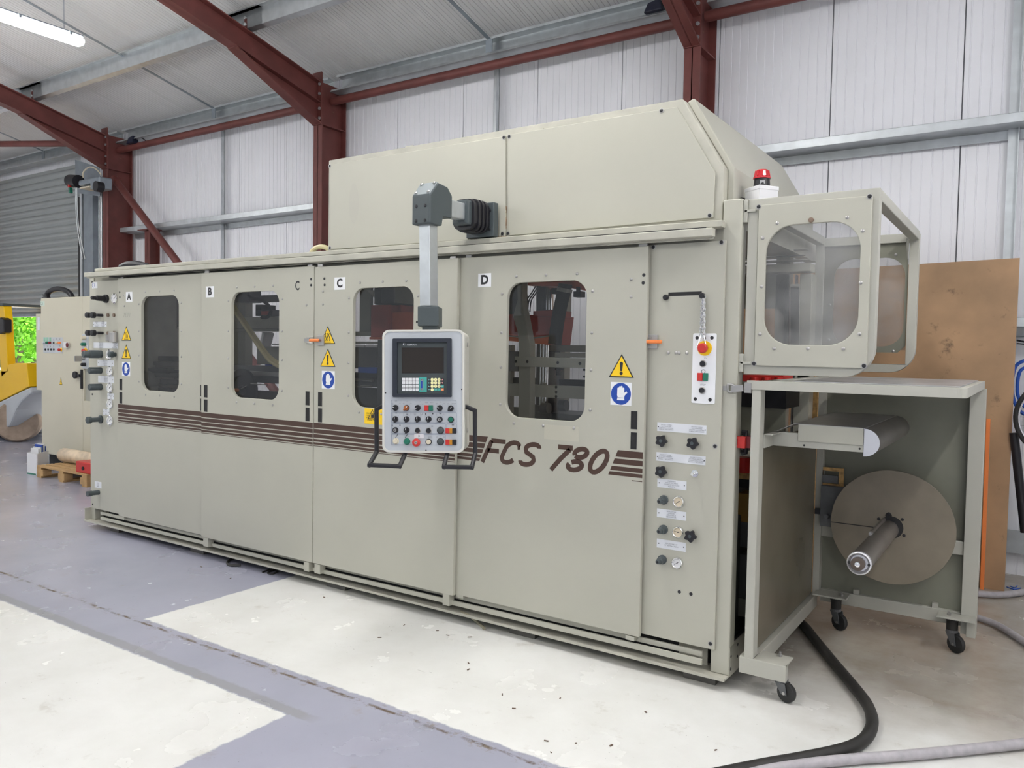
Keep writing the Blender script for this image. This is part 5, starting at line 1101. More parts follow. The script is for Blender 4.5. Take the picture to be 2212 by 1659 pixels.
for c in (g1(1246, 630), g1(1225, 1322), g1(770, 990), g1(765, 1240)): inst('screw', SCREW, rpan, F(*c, YR+.019))
obj('top_beam', MB().box(gx1-.05, gx1, 3.752, YR, gz1-.05, gz1), STANDM, gd, bevel=.004); obj('top_beam', MB().box(gx0, gx0+.05, 3.752, YR, gz1-.05, gz1), STANDM, gd, bevel=.004)
obj('corner_gusset', MB().ext(sideX(gx1-.052), [[(YR-.002, gz1-.05), (YR-.10, gz1-.05), (YR-.002, gz1-.16)]], -.006, .0), STANDM, gd)
for (za, zb2) in ((F(1612, 481, 3.7).z, F(1612, 432, 3.7).z), (F(1598, 803, 3.7).z, F(1598, 764, 3.7).z)):
    h_ = obj('hinge_bracket', MB().box(-1.170, -1.150, 3.69, 3.74, za, zb2).box(-1.165, -1.112, 3.690, 3.735, (za+zb2)/2-.006, (za+zb2)/2+.006), STANDM, gd, bevel=.002)
    for z in (za+.02, zb2-.02): obj('hinge_bolt', MB().lathe((-1.150, 3.715, z), (1, 0, 0), [(.012, 0), (.012, .012), (.008, .02)], 8), BOLTB, h_)

# ------------------------------------------------------------------ stand on casters with reel shaft
st = thing('reel_stand', 'grey steel stand on casters with reel disc, shaft and guide roller beside the machine', 'stand', (-.66, 4.3, 0))
YS = 3.66; SX1 = -.228
obj('front_post', MB().box(-1.096, -1.054, YS+.002, YS+.075, .17, 1.44), STANDM, st, bevel=.004)
zt1, zt0 = 1.482, 1.440
tf = MB().ext(flat(0), [[(-1.12, YS), (SX1-.035, YS)]+[(SX1-.035+.035*math.sin(a), YS+.035-.035*math.cos(a)) for a in [PI/2*i/6 for i in range(1, 7)]]+[(SX1, 4.97), (-1.06, 4.97), (-1.06, 4.93), (SX1-.042, 4.93), (SX1-.042, YS+.042), (-1.12, YS+.042)]], zt0, zt1)
obj('top_frame', tf, STANDM, st, bevel=.004)
obj('top_side_beam', MB().box(-1.065, -1.022, YS+.043, 4.93, zt0, zt1), STANDM, st, bevel=.003)
SHEET = M('crumpled_foil_sheet', (.40, .40, .41), .3, .4, mott=.35, scale=6, bump=.6, bscale=25)
tabx = F(1832, 828, 3.72).x
obj('table_sheet', MB().box(-.92, SX1-.028, YS+.03, 4.9, zt1+.001, zt1+.005), SHEET, st)
obj('front_foot', MB().box(-1.117, -.902, YS, YS+.006, .101, .177).box(-1.054, -.902, YS+.006, YS+.14, .171, .177).box(-1.117, -1.054, YS+.006, YS+.09, .105, .181).box(-.908, -.902, YS+.006, YS+.04, .101, .177), STANDM, st, bevel=.002)
p = FZ(1520+1660/10.05, 1360+580/10.05, .177); obj('foot_nut', MB().lathe((p.x, p.y, .177), (0, 0, 1), [(.011, 0), (.011, .014), (.006, .015), (.006, .024)], 6), STEEL, st)
obj('base_side_beam', MB().box(-1.095, -1.045, YS+.09, 4.93, .10, .178), STANDM, st, bevel=.003)
obj('rear_right_post', MB().box(-.292, -.217, 4.90, 4.97, .10, 1.44), STANDM, st, bevel=.003)
obj('rear_left_post', MB().box(-1.070, -1.032, 4.90, 4.97, .18, 1.44), STANDM, st, bevel=.003)
obj('rear_base_beam', MB().box(-1.03, -.292, 4.925, 4.975, .136, .208), STANDM, st, bevel=.003)
obj('mid_rail', MB().box(-1.032, -.292, 4.915, 4.955, .528, .602), STANDM, st, bevel=.003)
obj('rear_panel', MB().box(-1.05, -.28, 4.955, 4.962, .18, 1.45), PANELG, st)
obj('side_sheet', MB().box(-1.078, -1.072, YS+.08, 4.89, .182, 1.19), SMOKE, st)
obj('rear_left_foot', MB().box(-1.045, -.86, 4.80, 4.925, .196, .206), STANDM, st, bevel=.002); obj('rear_right_foot', MB().box(-.40, -.217, 4.80, 4.90, .196, .206).box(-.262, -.217, 4.86, 4.90, .10, .205), STANDM, st, bevel=.002)
for x in (-.895, -.345): obj('foot_nut', MB().lathe((x, 4.85, .206), (0, 0, 1), [(.011, 0), (.011, .012), (.006, .013), (.006, .022)], 6), STEEL, st)
for x in (-.83, -.42): obj('panel_clip', MB().box(x-.015, x+.015, 4.93, 4.955, .205, .235), STANDM, st)
def caster(x, y, zt_, r, ang, stem=0):
    ca, sa = math.cos(ang), math.sin(ang); hd = V3((ca, sa, 0)); sd = V3((-sa, ca, 0)); tr = V3((x, y, 0)); wc = tr+hd*.028+ZF*r
    c_ = obj('caster', MB().lathe((x, y, zt_-.012-stem), (0, 0, 1), [(.03, 0), (.03, .012)], 16), IRON, st)
    if stem: obj('caster_stem', MB().lathe((x, y, zt_-stem-.002), (0, 0, 1), [(.029, 0), (.029, stem*.72), (.034, stem*.72), (.034, stem)], 18), HOSEB, c_, smooth=True)
    z1 = zt_-.012-stem; mb = MB()
    for s_ in (-1, 1):
        o_2 = sd*(s_*.021)
        q_ = [tr-hd*.024+ZF*z1, tr+hd*.03+ZF*z1, wc+hd*.014-ZF*.008, wc-hd*.014-ZF*.008]
        mb.hexa([p_+o_2-sd*.002 for p_ in q_]+[p_+o_2+sd*.002 for p_ in q_])
    mb.lathe(tr+ZF*(z1-.004), ZF, [(.028, 0), (.028, .006)], 14)
    obj('caster_fork', mb, IRON, c_)
    obj('caster_wheel', MB().lathe(wc-sd*.015, sd, [(r*.6, 0), (r*.93, .002), (r, .008), (r, .022), (r*.93, .028), (r*.6, .030)], 24), RUB, c_, smooth=True)
    obj('axle_bolt', MB().cyl(wc-sd*.027, wc+sd*.027, .007), STEEL, c_)
caster(-.93, 3.705, .101, .046, -.35); q_ = FZ(1560+550/2.155, 780+1250/2.155, 0); caster(q_.x-.028, q_.y+.0, .196, .05, -.5, .075); q_ = FZ(1560+1095/2.155, 780+1355/2.155, 0); caster(q_.x-.03, q_.y, .196, .05, -.6, .075)
DCX, DCZ, DCY = -.637, .659, 4.78
disc = obj('reel_disc', MB().ext(front(DCY), [circ(DCX, DCZ, .317, 72)], -.008, 0), DISC, st, bevel=.0015)
obj('disc_slot', MB().ribbon(front(DCY), [(DCX-.316, DCZ-.012), (DCX-.05, DCZ-.012)], .005, 0, .0006), DARK, disc)
for a_ in (1.75, .75, 2.6, -.5): inst('screw', BLKB, disc, (DCX+.075*math.cos(a_), DCY, DCZ+.075*math.sin(a_)))
obj('disc_bore', MB().ext(front(DCY), [circ(DCX, DCZ, .062, 32)], 0, .0006).ext(front(DCY), [circ(DCX-.015, DCZ+.064, .017, 14)], 0, .0007), DARK, disc)
sx, sz, sy = DCX-.012, DCZ-.014, 3.90
shf = obj('reel_shaft', MB().cyl((sx, DCY+.14, sz), (sx, sy+.02, sz), .051, n=28), M('shaft_steel', (.28, .26, .24), .35, .7, mott=.1, scale=7), st, smooth=True)
obj('shaft_key', MB().cyl((sx-.025, DCY, sz+.052), (sx-.025, DCY-.42, sz+.052), .011, n=10), M('key_steel', (.3, .28, .26), .4, .7), shf, smooth=True); obj('key_screw', MB().lathe((sx-.027, DCY-.42, sz+.05), nf, [(.008, 0), (.008, .008)], 10), STEEL, shf)
obj('shaft_end_ring', MB().lathe((sx, sy+.022, sz), nf, [(.054, 0), (.054, .02), (.048, .024), (.038, .012)], 28), ALU, shf, smooth=True)
obj('shaft_hub', MB().lathe((sx-.004, sy+.014, sz-.002), nf, [(.031, 0), (.031, .022), (.024, .025)], 22), M('brown_hub', (.10, .075, .06), .5), shf, smooth=True)
obj('air_nipple', MB().lathe((sx-.004, sy-.011, sz-.002), nf, [(.012, 0), (.012, .006), (.008, .007), (.008, .012), (.004, .013)], 12), CHROME, shf)
for s_ in (-1, 1): obj('ring_hole', MB().lathe((sx+s_*.043, sy-.001, sz), nf, [(.0065, 0), (.0065, .0015)], 10), DARK, shf)
obj('bearing_plate', MB().box(-1.03, -.90, 4.86, 4.90, .60, .84), IRON, st); obj('bearing_bolt', MB().cyl((-.985, 4.86, .66), (-.985, 4.80, .67), .012), IRON, st)
obj('board_insert', MB().ext(front(4.90), [rect(-1.03, -.915, .83, .945), rect(-1.03, -.94, .85, .925)], -.01, .004), OSB, st); obj('insert_bracket', MB().box(-1.03, -.945, 4.885, 4.90, .855, .90), IRON, st)
obj('panel_catch', MB().box(-1.065, -1.02, 4.87, 4.90, .665, .695), BLACK, st)
# guide roller
YG2 = 3.862
ar0, ar1 = F(1671, 948, YG2), F(1866, 950, YG2); zb3, zt3 = (F(1671, 963, YG2).z+F(1866, 977, YG2).z)/2, F(1671, 932, YG2).z
obj('roller_arm', MB().box(-1.054, ar1.x, YG2, YG2+.05, zb3, zt3), STANDM, st, bevel=.002)
obj('arm_bracket', MB().box(-1.054, -1.046, YS+.06, YG2+.01, zb3, zt3).box(-1.054, -1.01, YS+.06, YG2+.02, zt3-.006, zt3), STANDM, st, bevel=.001)
cx0 = F(1724, 935, YG2-.01).x; ct = F(1724, 916, YG2-.01).z; cb = F(1724, 952, YG2-.01).z
obj('arm_cover', MB().box(cx0, ar1.x-.001, YG2-.012, YG2-.001, cb, ct), PEB, st, bevel=.002)
for c in ((1737, 962), (1857, 969.5)): p = F(c[0], c[1], YG2); obj('arm_hole', MB().lathe((p.x, YG2, p.z), nf, [(.005, 0), (.005, .001)], 10), DARK, st)
dt, db = F(1867.5, 926, YG2).z, F(1867.5, 986, YG2).z; dc = (dt+db)/2; dr = (dt-db)/2; dx = ar1.x+.001
rl = F(1965, 925, 4.6); YE = FX(1966, 930, F(1901, 957, YG2).x).y
D_sh = [(dx+F(1901, 957, YG2).x*0+ (F(1901, 957, YG2).x-dx)*math.cos(a_), dc+dr*math.sin(a_)) for a_ in [-PI/2+PI*i/16 for i in range(17)]]
YE = min(max(YE, 4.3), 4.85)
obj('half_roller', MB().ext(front(YG2-.004), [D_sh], -(YE-YG2), -.003), M('roller_steel', (.22, .205, .19), .35, .6, mott=.12, scale=4), st, smooth=True)
obj('roller_end_cap', MB().ext(front(YG2-.004), [D_sh], -.003, 0), ALU, st)
tz = dt+.001
sheet_l = F(1717, 914, YG2).x
obj('roller_sheet', MB().box(sheet_l, dx+.004, YG2-.014, YE, tz, tz+.003), STEEL, st)
obj('roller_sheet_flap', MB().hexa([(-1.03, YG2-.01, zt3+.002), (sheet_l, YG2-.014, tz), (sheet_l, YE, tz), (-1.03, YE, tz-.02), (-1.03, YG2-.01, zt3+.005), (sheet_l, YG2-.014, tz+.003), (sheet_l, YE, tz+.003), (-1.03, YE, tz-.017)]), STEEL, st)
obj('draw_latch_plate', MB().box(-1.13, -1.098, YS-.004, YS+.01, F(1612, 849, YS).z, F(1612, 826, YS).z), STEEL, st, bevel=.002)

# ------------------------------------------------------------------ around the right end
tp = F(2203, 557, 6.70)
ply = MB().hexa([(-2.42, 6.37, .001), (-.125, 6.37, .001), (-.125, 6.388, .004), (-2.42, 6.388, .004), (-2.42+tp.x+.12, 6.70, tp.z-.05), (tp.x, 6.70, tp.z), (tp.x, 6.718, tp.z+.002), (-2.42+tp.x+.12, 6.718, tp.z-.05)])
o = obj('plywood_sheet', ply, PLY); tag(o, 'large stained plywood sheet leaning on the wall behind the reel stand', 'board')
o1, o2 = F(1752, 900, 5.35), F(1765, 900, 5.35)
o = obj('strand_board', MB().box(o1.x, o2.x, 5.35, 5.37, 0, 1.62), OSB); tag(o, 'narrow upright strip of strand board behind the machine end', 'board')
b0, b1 = FZ(2116.5, 1272, 0), FZ(2120, 1272, 0); t0 = F(2131, 904, 6.45)
o = obj('orange_bar', MB().hexa([(b0.x, 6.33, 0), (b0.x+.025, 6.33, 0), (b0.x+.025, 6.355, 0), (b0.x, 6.355, 0), (t0.x, 6.42, t0.z), (t0.x+.025, 6.42, t0.z), (t0.x+.025, 6.445, t0.z), (t0.x, 6.445, t0.z)]), ORANGE, bevel=.002); tag(o, 'thin orange bar standing against the plywood sheet', 'bar')
bk = thing('bicycle', 'black bicycle wheel and frame tube at the wall right of the plywood', 'bicycle', (F(2295, 905, 6.45).x, 6.45, 0))
wc = F(2295, 905, 6.45); rr = (F(2190, 905, 6.45)-wc).length
tw = MB(); tw.tube([wc+V3((rr*.965*math.cos(t), .0, rr*.965*math.sin(t))) for t in [2*PI*i/48 for i in range(49)]], rr*.055, 10); obj('tyre', tw, RUB, bk, smooth=True)
rm = MB(); rm.tube([wc+V3((rr*.9*math.cos(t), .0, rr*.9*math.sin(t))) for t in [2*PI*i/48 for i in range(49)]], rr*.025, 8); obj('rim', rm, ALU, bk, smooth=True)
sp = MB()
for i in range(24): t = 2*PI*i/24; sp.cyl(wc+V3((.02*math.cos(t+1.3), (-.02, .02)[i % 2], .02*math.sin(t+1.3))), wc+V3((rr*.89*math.cos(t), 0, rr*.89*math.sin(t))), .0015, n=5)
obj('spokes', sp, STEEL, bk); obj('hub', MB().cyl(wc-YF*.04, wc+YF*.04, .025), IRON, bk)
ft = FX(2192, 930, F(2192, 930, 6.5).x); obj('frame_tube', MB().cyl(F(2190, 935, 6.5), F(2214, 1150, 6.5), .028), BLACK, bk, smooth=True); obj('front_fork', MB().cyl(wc, F(2300, 1240, 6.45), .016).cyl(wc, wc+V3((.15, 0, .55)), .018), BLACK, bk)
o = obj('air_hose', MB().tube([F(x, y, 6.7) for x, y in ((2225, 775), (2195, 790), (2186, 830), (2192, 870), (2215, 895), (2240, 870), (2240, 800), (2205, 800), (2198, 850), (2214, 880))], .012, 8, 6), HOSEBL, smooth=True); tag(o, 'coiled blue air hose on the wall above the bicycle wheel', 'hose')
o = obj('wall_cable', MB().tube([F(x, y, 6.8) for x, y in ((2196, 735), (2205, 737), (2230, 741))], .007, 6).tube([F(x, y, 6.8) for x, y in ((2196, 742), (2230, 745))], .005, 6), BLACK); tag(o, 'black cables along the low wall girt at the right edge', 'cable')
o = obj('floor_hose', MB().tube([FZ(x, y, .03) for x, y in ((1700, 1322), (1735, 1350), (1765, 1387), (1800, 1430), (1850, 1490), (1876, 1527), (1884, 1562), (1872, 1592), (1845, 1611), (1800, 1625), (1725, 1640), (1640, 1655), (1500, 1684))], .026, 12, 8), HOSEB, smooth=True); tag(o, 'thick black rubber hose curving across the floor from under the stand', 'hose')
o = obj('floor_hose', MB().tube([FZ(x, y, .025) for x, y in ((2300, 1591), (2212, 1606), (2130, 1615), (2050, 1623), (1950, 1632), (1850, 1639), (1750, 1649), (1650, 1664), (1560, 1690))], .021, 12, 8), HOSEG, smooth=True); tag(o, 'pale grey ribbed hose crossing the bottom right corner of the floor', 'hose')
o = obj('floor_hose', MB().tube([FZ(x, y, .025) for x, y in ((2060, 1318), (2115, 1335), (2160, 1353), (2212, 1386), (2260, 1420))], .02, 10, 8), HOSEG, smooth=True); tag(o, 'pale grey hose on the floor just right of the rear caster', 'hose')
o = obj('floor_hose', MB().tube([FZ(x, y, .025) for x, y in ((2060, 1280), (2115, 1283), (2160, 1285), (2212, 1279), (2260, 1268))], .022, 10, 8), HOSEG, smooth=True); tag(o, 'grey hose lying in front of the plywood foot', 'hose')
o = obj('zip_ties', MB().tube([FZ(x, y, .006) for x, y in ((2175, 1268), (2190, 1273), (2205, 1270))], .004, 5, 3).tube([FZ(x, y, .006) for x, y in ((2182, 1266), (2192, 1270), (2197, 1265))], .004, 5, 3), HOSEBL); tag(o, 'scrap of blue string on the floor beside the plywood', 'string')
def flood(lab, x, y, Y):
    t = thing('floodlight', lab, 'floodlight', F(x, y, Y)); c_ = F(x, y, Y)
    obj('lamp_body', MB().hexa([c_+V3(v) for v in ((-.10, -.05, -.03), (.08, -.05, -.03), (.08, .05, -.03), (-.10, .05, -.03), (-.07, -.03, .06), (.04, -.03, .08), (.04, .05, .08), (-.07, .05, .06))]), M('navy_plastic', (.008, .01, .03), .5), t, bevel=.01)
    obj('cable', MB().tube([c_+V3(v) for v in ((.05, 0, .03), (.14, 0, .05), (.22, .02, .02), (.30, .03, -.03))], .008, 6, 4), BLACK, t)
flood('small black floodlight resting on the eaves beam left of the high column', 1417, 20, 6.62); flood('small black floodlight on the eaves beam beside the shutter column', 287, 306, 6.62)

# ------------------------------------------------------------------ electrical cabinet and what stands before it
YK = 5.2
kx0, kx1, kx2 = F(90, 800, YK).x, F(179.5, 800, YK).x, -9.35; kz0, kz1 = .14, 2.185
cab = thing('electrical_cabinet', 'tall cream electrical cabinet with push buttons at the far end of the machine', 'cabinet', (-10.2, 5.45, 0))
obj('cabinet_body', MB().box(kx0, kx2, YK+.012, 5.75, kz0, kz1), CREAM, cab, bevel=.004); obj('plinth', MB().box(kx0+.06, kx2-.05, YK+.06, 5.7, 0, kz0), DARK, cab)
dr_ = obj('cabinet_door', MB().box(kx0+.004, kx1-.003, YK-.006, YK+.012, kz0+.01, kz1-.004), CREAM, cab, bevel=.004)
nz0, nz1 = F(187, 866, YK).z, F(187, 797, YK).z
rd = obj('cabinet_door', MB().ext(front(YK), [rect(kx1+.003, kx2, kz0+.01, kz1-.004), rect(kx1+.03, kx2-.05, nz0, nz1)], -.012, .006), CREAM, cab, bevel=.003)
obj('niche', MB().box(kx1+.03, kx2-.05, YK+.010, YK+.012, nz0, nz1), MIDG, rd)
obj('side_box', MB().box(F(78, 760, 5.3).x, kx0-.001, 5.3, 5.7, F(80, 842, 5.3).z, F(80, 678, 5.3).z), CREAM, cab, bevel=.004); obj('side_label', MB().ext(front(5.298), [rect(F(81.5, 700, 5.3).x, F(86.5, 700, 5.3).x, F(84, 713, 5.3).z, F(84, 685, 5.3).z)], 0, .001), PLATE, cab)
k9 = zpt(0, 640, 3.95); k8 = zpt(80, 690, 15.083)
frk = front(YK-.006)
def kr(c0, c1): a_, b_ = F(*c0, YK-.006), F(*c1, YK-.006); xm = F((c0[0]+c1[0])/2, c1[1], YK-.006); return a_.x, b_.x, xm.z, F((c0[0]+c1[0])/2, c0[1], YK-.006).z
g = kr(k9(344, 42), k9(381, 80)); o = plate(dr_, frk, *g, M('pale_green_sticker', (.55, .66, .58), .5), 'ce_sticker', .001); ce(dr_, frk, (g[0]+g[1])/2-.012, (g[2]+g[3])/2, (g[3]-g[2])*.7, INK)
g = kr(k8(205, 580), k8(848, 1092)); cp = plate(dr_, frk, *g, PANW, 'button_plate', .003)
def kb(c, mat, r=.014, h=.02): p_ = F(*c, YK-.009); btn(cp, p_, nf, r, h, mat, None)
for c, m in ((k8(262, 755), ALU), (k8(355, 755), GREENP), (k8(445, 755), M('dark_red_lamp', (.25, .01, .02), .3)), (k8(550, 760), BLACK), (k8(665, 755), IVORY), (k8(762, 762), ORANGE)): kb(c, m, .015, .03 if m is not BLACK else .008)
for x in (275, 368, 460, 553): kb(k8(x, 977), BLACK, .015, .008)
estop(cp, F(*k8(790, 985), YK-.009), nf, .018)
for x in (270, 362, 455): p_ = F(*k8(x, 655), YK); obj('green_legend', MB().ext(frk, [rect(p_.x-.024, p_.x+.024, p_.z-.028, p_.z+.028)], .003, .0036), M('legend_green%d' % x, (.25, .5, .36), .5), cp)
for x, y, s_ in ((560, 665, '1'), (258, 885, '2'), (357, 885, '3'), (460, 885, '4'), (565, 885, '5'), (657, 650, 'X'), (770, 650, 'X'), (772, 868, 'X')): p_ = F(*k8(x, y), YK); text(s_, .034, frk, p_.x, p_.z, INK, cp, d=.0036)
g = kr(k8(940, 745), k8(1045, 920)); o = plate(dr_, frk, *g, CARD, 'switch_box', .03); p_ = F(*k8(985, 832), YK-.036); obj('rotary_disc', MB().lathe(p_, nf, [(.03, 0), (.028, .006)], 18), M('maroon_plastic', (.12, .015, .015), .4), o)
p_ = F(*k9(524, 725), YK); w2 = .035; wo = obj('warning_sign', MB().ext(frk, [[(p_.x-w2, p_.z-.045), (p_.x+w2, p_.z-.045), (p_.x, p_.z+.05)]], 0, .0015), INK, dr_); obj('sign_face', MB().ext(frk, [[(p_.x-w2*.82, p_.z-.039), (p_.x+w2*.82, p_.z-.039), (p_.x, p_.z+.038)]], .0015, .002), YEL, wo); obj('sign_symbol', MB().ribbon(frk, [(p_.x+.006, p_.z+.012), (p_.x-.006, p_.z-.01), (p_.x+.006, p_.z-.012), (p_.x-.004, p_.z-.032)], .005, .002, .0026), INK, wo)
fr2 = front(YK-.004); g = (F(180, 760, YK).x, F(193.5, 760, YK).x, F(187, 796.5, YK).z, F(187, 721.5, YK).z)
cp2 = plate(rd, fr2, *g, PANW, 'button_plate', .01)
for y, m, r in ((600, IVORY, .024), (812, GREENP, .022), (1470, BLACK, .022)): p_ = F(*k8(1570, y), YK-.016); btn(cp2, p_, nf, r, .05, m, None)
estop(cp2, F(*k8(1580, 1030), YK-.016), nf, .028); p_ = F(*k8(1545, 1265), YK-.016); obj('key_switch', MB().lathe(p_, nf, [(.022, 0), (.022, .04)], 14).box(p_.x-.012, p_.x+.012, p_.y-.12, p_.y-.04, p_.z-.04, p_.z+.03), STEEL, cp2)
p_ = F(*k8(1600, 910), YK-.014); obj('number_sticker', MB().ext(front(p_.y), [rect(p_.x-.03, p_.x+.03, p_.z-.025, p_.z+.025)], 0, .001), CARD, cp2); text('2', .04, front(p_.y), p_.x, p_.z, INK, cp2, d=.0014)
p_ = F(*k9(704, 700), YK-.006); obj('door_handle', MB().box(p_.x-.015, p_.x+.015, YK-.03, YK-.006, p_.z-.13, p_.z+.11).box(p_.x-.10, p_.x, YK-.05, YK-.03, p_.z+.02, p_.z+.05).cyl((p_.x-.10, YK-.06, p_.z+.04), (p_.x-.10, YK-.03, p_.z+.04), .045), BLACK, dr_, bevel=.004)
obj('cable_loop', MB().tube([F(x, y, 5.45) for x, y in ((101, 644), (103, 634), (112, 627), (125, 624), (138, 626), (150, 633), (157, 644))], .035, 10, 5), BLACK, cab, smooth=True); obj('cable_gland', MB().lathe((F(101, 640, 5.45).x, 5.45, kz1), ZF, [(.05, 0), (.05, .03), (.035, .06)], 10), BLACK, cab); obj('lifting_eye', MB().lathe((F(96, 640, 5.3).x, 5.3, kz1), ZF, [(.03, 0), (.03, .02), (.015, .03), (.03, .06)], 10), IRON, cab)
# pallet, wrapped roll, red case, carton
pal = thing('pallet', 'worn wooden pallet on the floor in front of the cabinet', 'pallet', (-9.3, 4.9, 0))
plx0, plx1, ply0, ply1 = -9.86, -8.75, 4.64, 5.12
for i in range(5): y = ply0+.1*i; obj('plank', MB().box(plx0, plx1, y, y+.078, .122, .144), WOOD, pal, bevel=.003)
for x in (plx0, (plx0+plx1)/2-.05, plx1-.1): obj('stringer', MB().box(x, x+.1, ply0, ply1, .10, .122), WOOD, pal); obj('bottom_plank', MB().box(x, x+.1, ply0, ply1, 0, .022), WOOD, pal)
for x in (plx0, (plx0+plx1)/2-.07, plx1-.14):
    for y in (ply0, ply1-.1): obj('pallet_block', MB().box(x, x+.14, y, y+.1, .022, .10), WOOD, pal, bevel=.003)
ra, rb_ = F(112, 1000, 4.85), F(205, 1016, 4.85)
o = obj('wrapped_roll', MB().lathe((ra.x, 4.97, .144+.087), (1, 0, 0), [(.03, 0), (.07, .01), (.085, .05), (.085, .5), (.08, .55), (.086, .62), (.085, 1.0)], 14), PAPER, smooth=True); o.scale = (1, 1, 1); tag(o, 'brown paper roll wrapped in film lying on the pallet', 'roll')
c0, c1 = F(171, 1025, 4.70), F(205, 1007, 4.70)
o = thing('red_case', 'small red case at the right end of the pallet', 'case', (c0.x+.15, 4.8, .144)); obj('case_body', MB().box(c0.x, c0.x+.42, 4.66, 4.86, .144, .27), REDP, o, bevel=.012); obj('case_latch', MB().lathe((F(180, 1018, 4.66).x, 4.66, .2), nf, [(.022, 0), (.022, .01)], 12), DARK, o)
B0, B1, B2 = FZ(80, 1027, 0), FZ(58.5, 1023.5, 0), FZ(125, 1011, 0); zk = (1.6)*(1-0)+0; zt4 = F(80, 981, B0.y).z
B2 = B0+(B2-B0)*.55; B3 = B1+(B2-B0); up_ = ZF*zt4
ct_ = thing('carton', 'open white carton with files standing on the floor by the pallet', 'box', B0); mb = MB(); T_ = .012
for a_, b_ in ((B0, B1), (B1, B3), (B3, B2), (B2, B0)):
    n_ = (b_-a_).cross(ZF).normalized(); c_ = (B0+B3)/2
    if n_.dot(c_-a_) < 0: n_ = -n_
    mb.hexa([a_, b_, b_+n_*T_, a_+n_*T_, a_+up_, b_+up_, b_+n_*T_+up_, a_+n_*T_+up_])
mb.hexa([B0, B1, B3, B2, B0+ZF*.01, B1+ZF*.01, B3+ZF*.01, B2+ZF*.01]); obj('carton_walls', mb, CARD, ct_)
ed = MB(); q_ = (B1-B0).cross(ZF).normalized(); ed.hexa([B0-q_*.002, B1-q_*.002, B1, B0, B0-q_*.002+ZF*.018, B1-q_*.002+ZF*.018, B1+ZF*.018, B0+ZF*.018]) if q_.dot((B0+B3)/2-B0) > 0 else ed.hexa([B0+q_*.002, B1+q_*.002, B1, B0, B0+q_*.002+ZF*.018, B1+q_*.002+ZF*.018, B1+ZF*.018, B0+ZF*.018]); obj('green_edge', ed, GREENP, ct_)
u_, v_ = (B1-B0), (B2-B0)
for i, (f, m, dz_, nm, lab) in enumerate(((.12, CARD, .05, 'folder', 'white folder nearest the open front of the carton'), (.34, PLATE, .06, 'folder', 'pale grey folder second in the carton'), (.52, BLUE, .085, 'ring_binder', 'blue ring binder standing in the carton'), (.70, CARD, .09, 'folder', 'white file leaning at the back of the carton'), (.84, BLUE, .06, 'ring_binder', 'blue binder at the rear corner of the carton'))):
    a_ = B0+v_*(.1+f*.8)+u_*.12+ZF*.012; b_ = a_+u_*.76; w3 = v_.normalized()*.03; h3 = ZF*(zt4+dz_-.012)+v_.normalized()*.008
    o = obj(nm, MB().hexa([a_, b_, b_+w3, a_+w3, a_+h3, b_+h3, b_+w3+h3, a_+w3+h3]), m, bevel=.002); tag(o, lab, 'folder')

# ------------------------------------------------------------------ forklift and the yard
fk = thing('forklift', 'yellow forklift truck standing in the open shutter doorway', 'forklift', (-14, 6.4, 0))
YFK = 5.95; ff = front(YFK)
def fpoly(pts, d0, d1, mat, name, par=None, Y=YFK, bev=.03): return obj(name, MB().ext(front(Y), [[P2(*v_, Y) for v_ in pts]], d0, d1), mat, par or fk, bevel=bev)
fpoly([(-60, 800), (14, 802), (17, 788), (36, 784), (57, 785), (62, 835), (47, 843), (0, 866), (-60, 892)], -1.1, 0, FORKY, 'bonnet')
fpoly([(-60, 893), (0, 867), (47, 844), (65, 836), (66, 850), (46, 868), (34, 885), (20, 920), (0, 932), (-60, 946)], -1.1, .0, FORKG, 'chassis')
fpoly([(-14, 655), (7, 655), (11, 690), (17, 802), (3, 815), (-2, 760)], -.12, 0, FORKY, 'guard_pillar', bev=.01); fpoly([(-14, 655), (7, 655), (11, 690), (17, 802), (3, 815), (-2, 760)], -1.05, -.93, FORKY, 'guard_pillar', bev=.01)
fpoly([(5, 688), (10, 686), (17, 691), (17, 718), (8, 722)], -.06, .06, BLACK, 'tail_lamp', bev=.01); fpoly([(-30, 655), (9, 655), (9, 661), (-30, 661)], -1.05, .02, DKG, 'overhead_guard', bev=.01)
text('HYSTER', .13, ff, P2(-14, 858, YFK)[0], P2(-14, 856, YFK)[1], INKG, fk, d=.002, align='CENTER')
wc = F(41, 909, 6.15); ax = V3((.82, -.57, 0)).normalized(); R_ = wc.z
ty = obj('wheel', MB().lathe(wc-ax*.14, ax, [(R_*.55, 0), (R_*.9, .0), (R_, .05), (R_, .23), (R_*.9, .28), (R_*.55, .28)], 36), TYRE, fk, smooth=True); obj('wheel_rim', MB().lathe(wc-ax*.1, ax, [(R_*.56, 0), (R_*.56, .2), (R_*.5, .23), (R_*.45, .15), (R_*.15, .14), (R_*.12, .2)], 28), FORKG, ty, smooth=True)
cr = thing('car', 'dark blue car parked in the yard beyond the doorway', 'car', FZ(86, 906, 0)); yc = 8.3
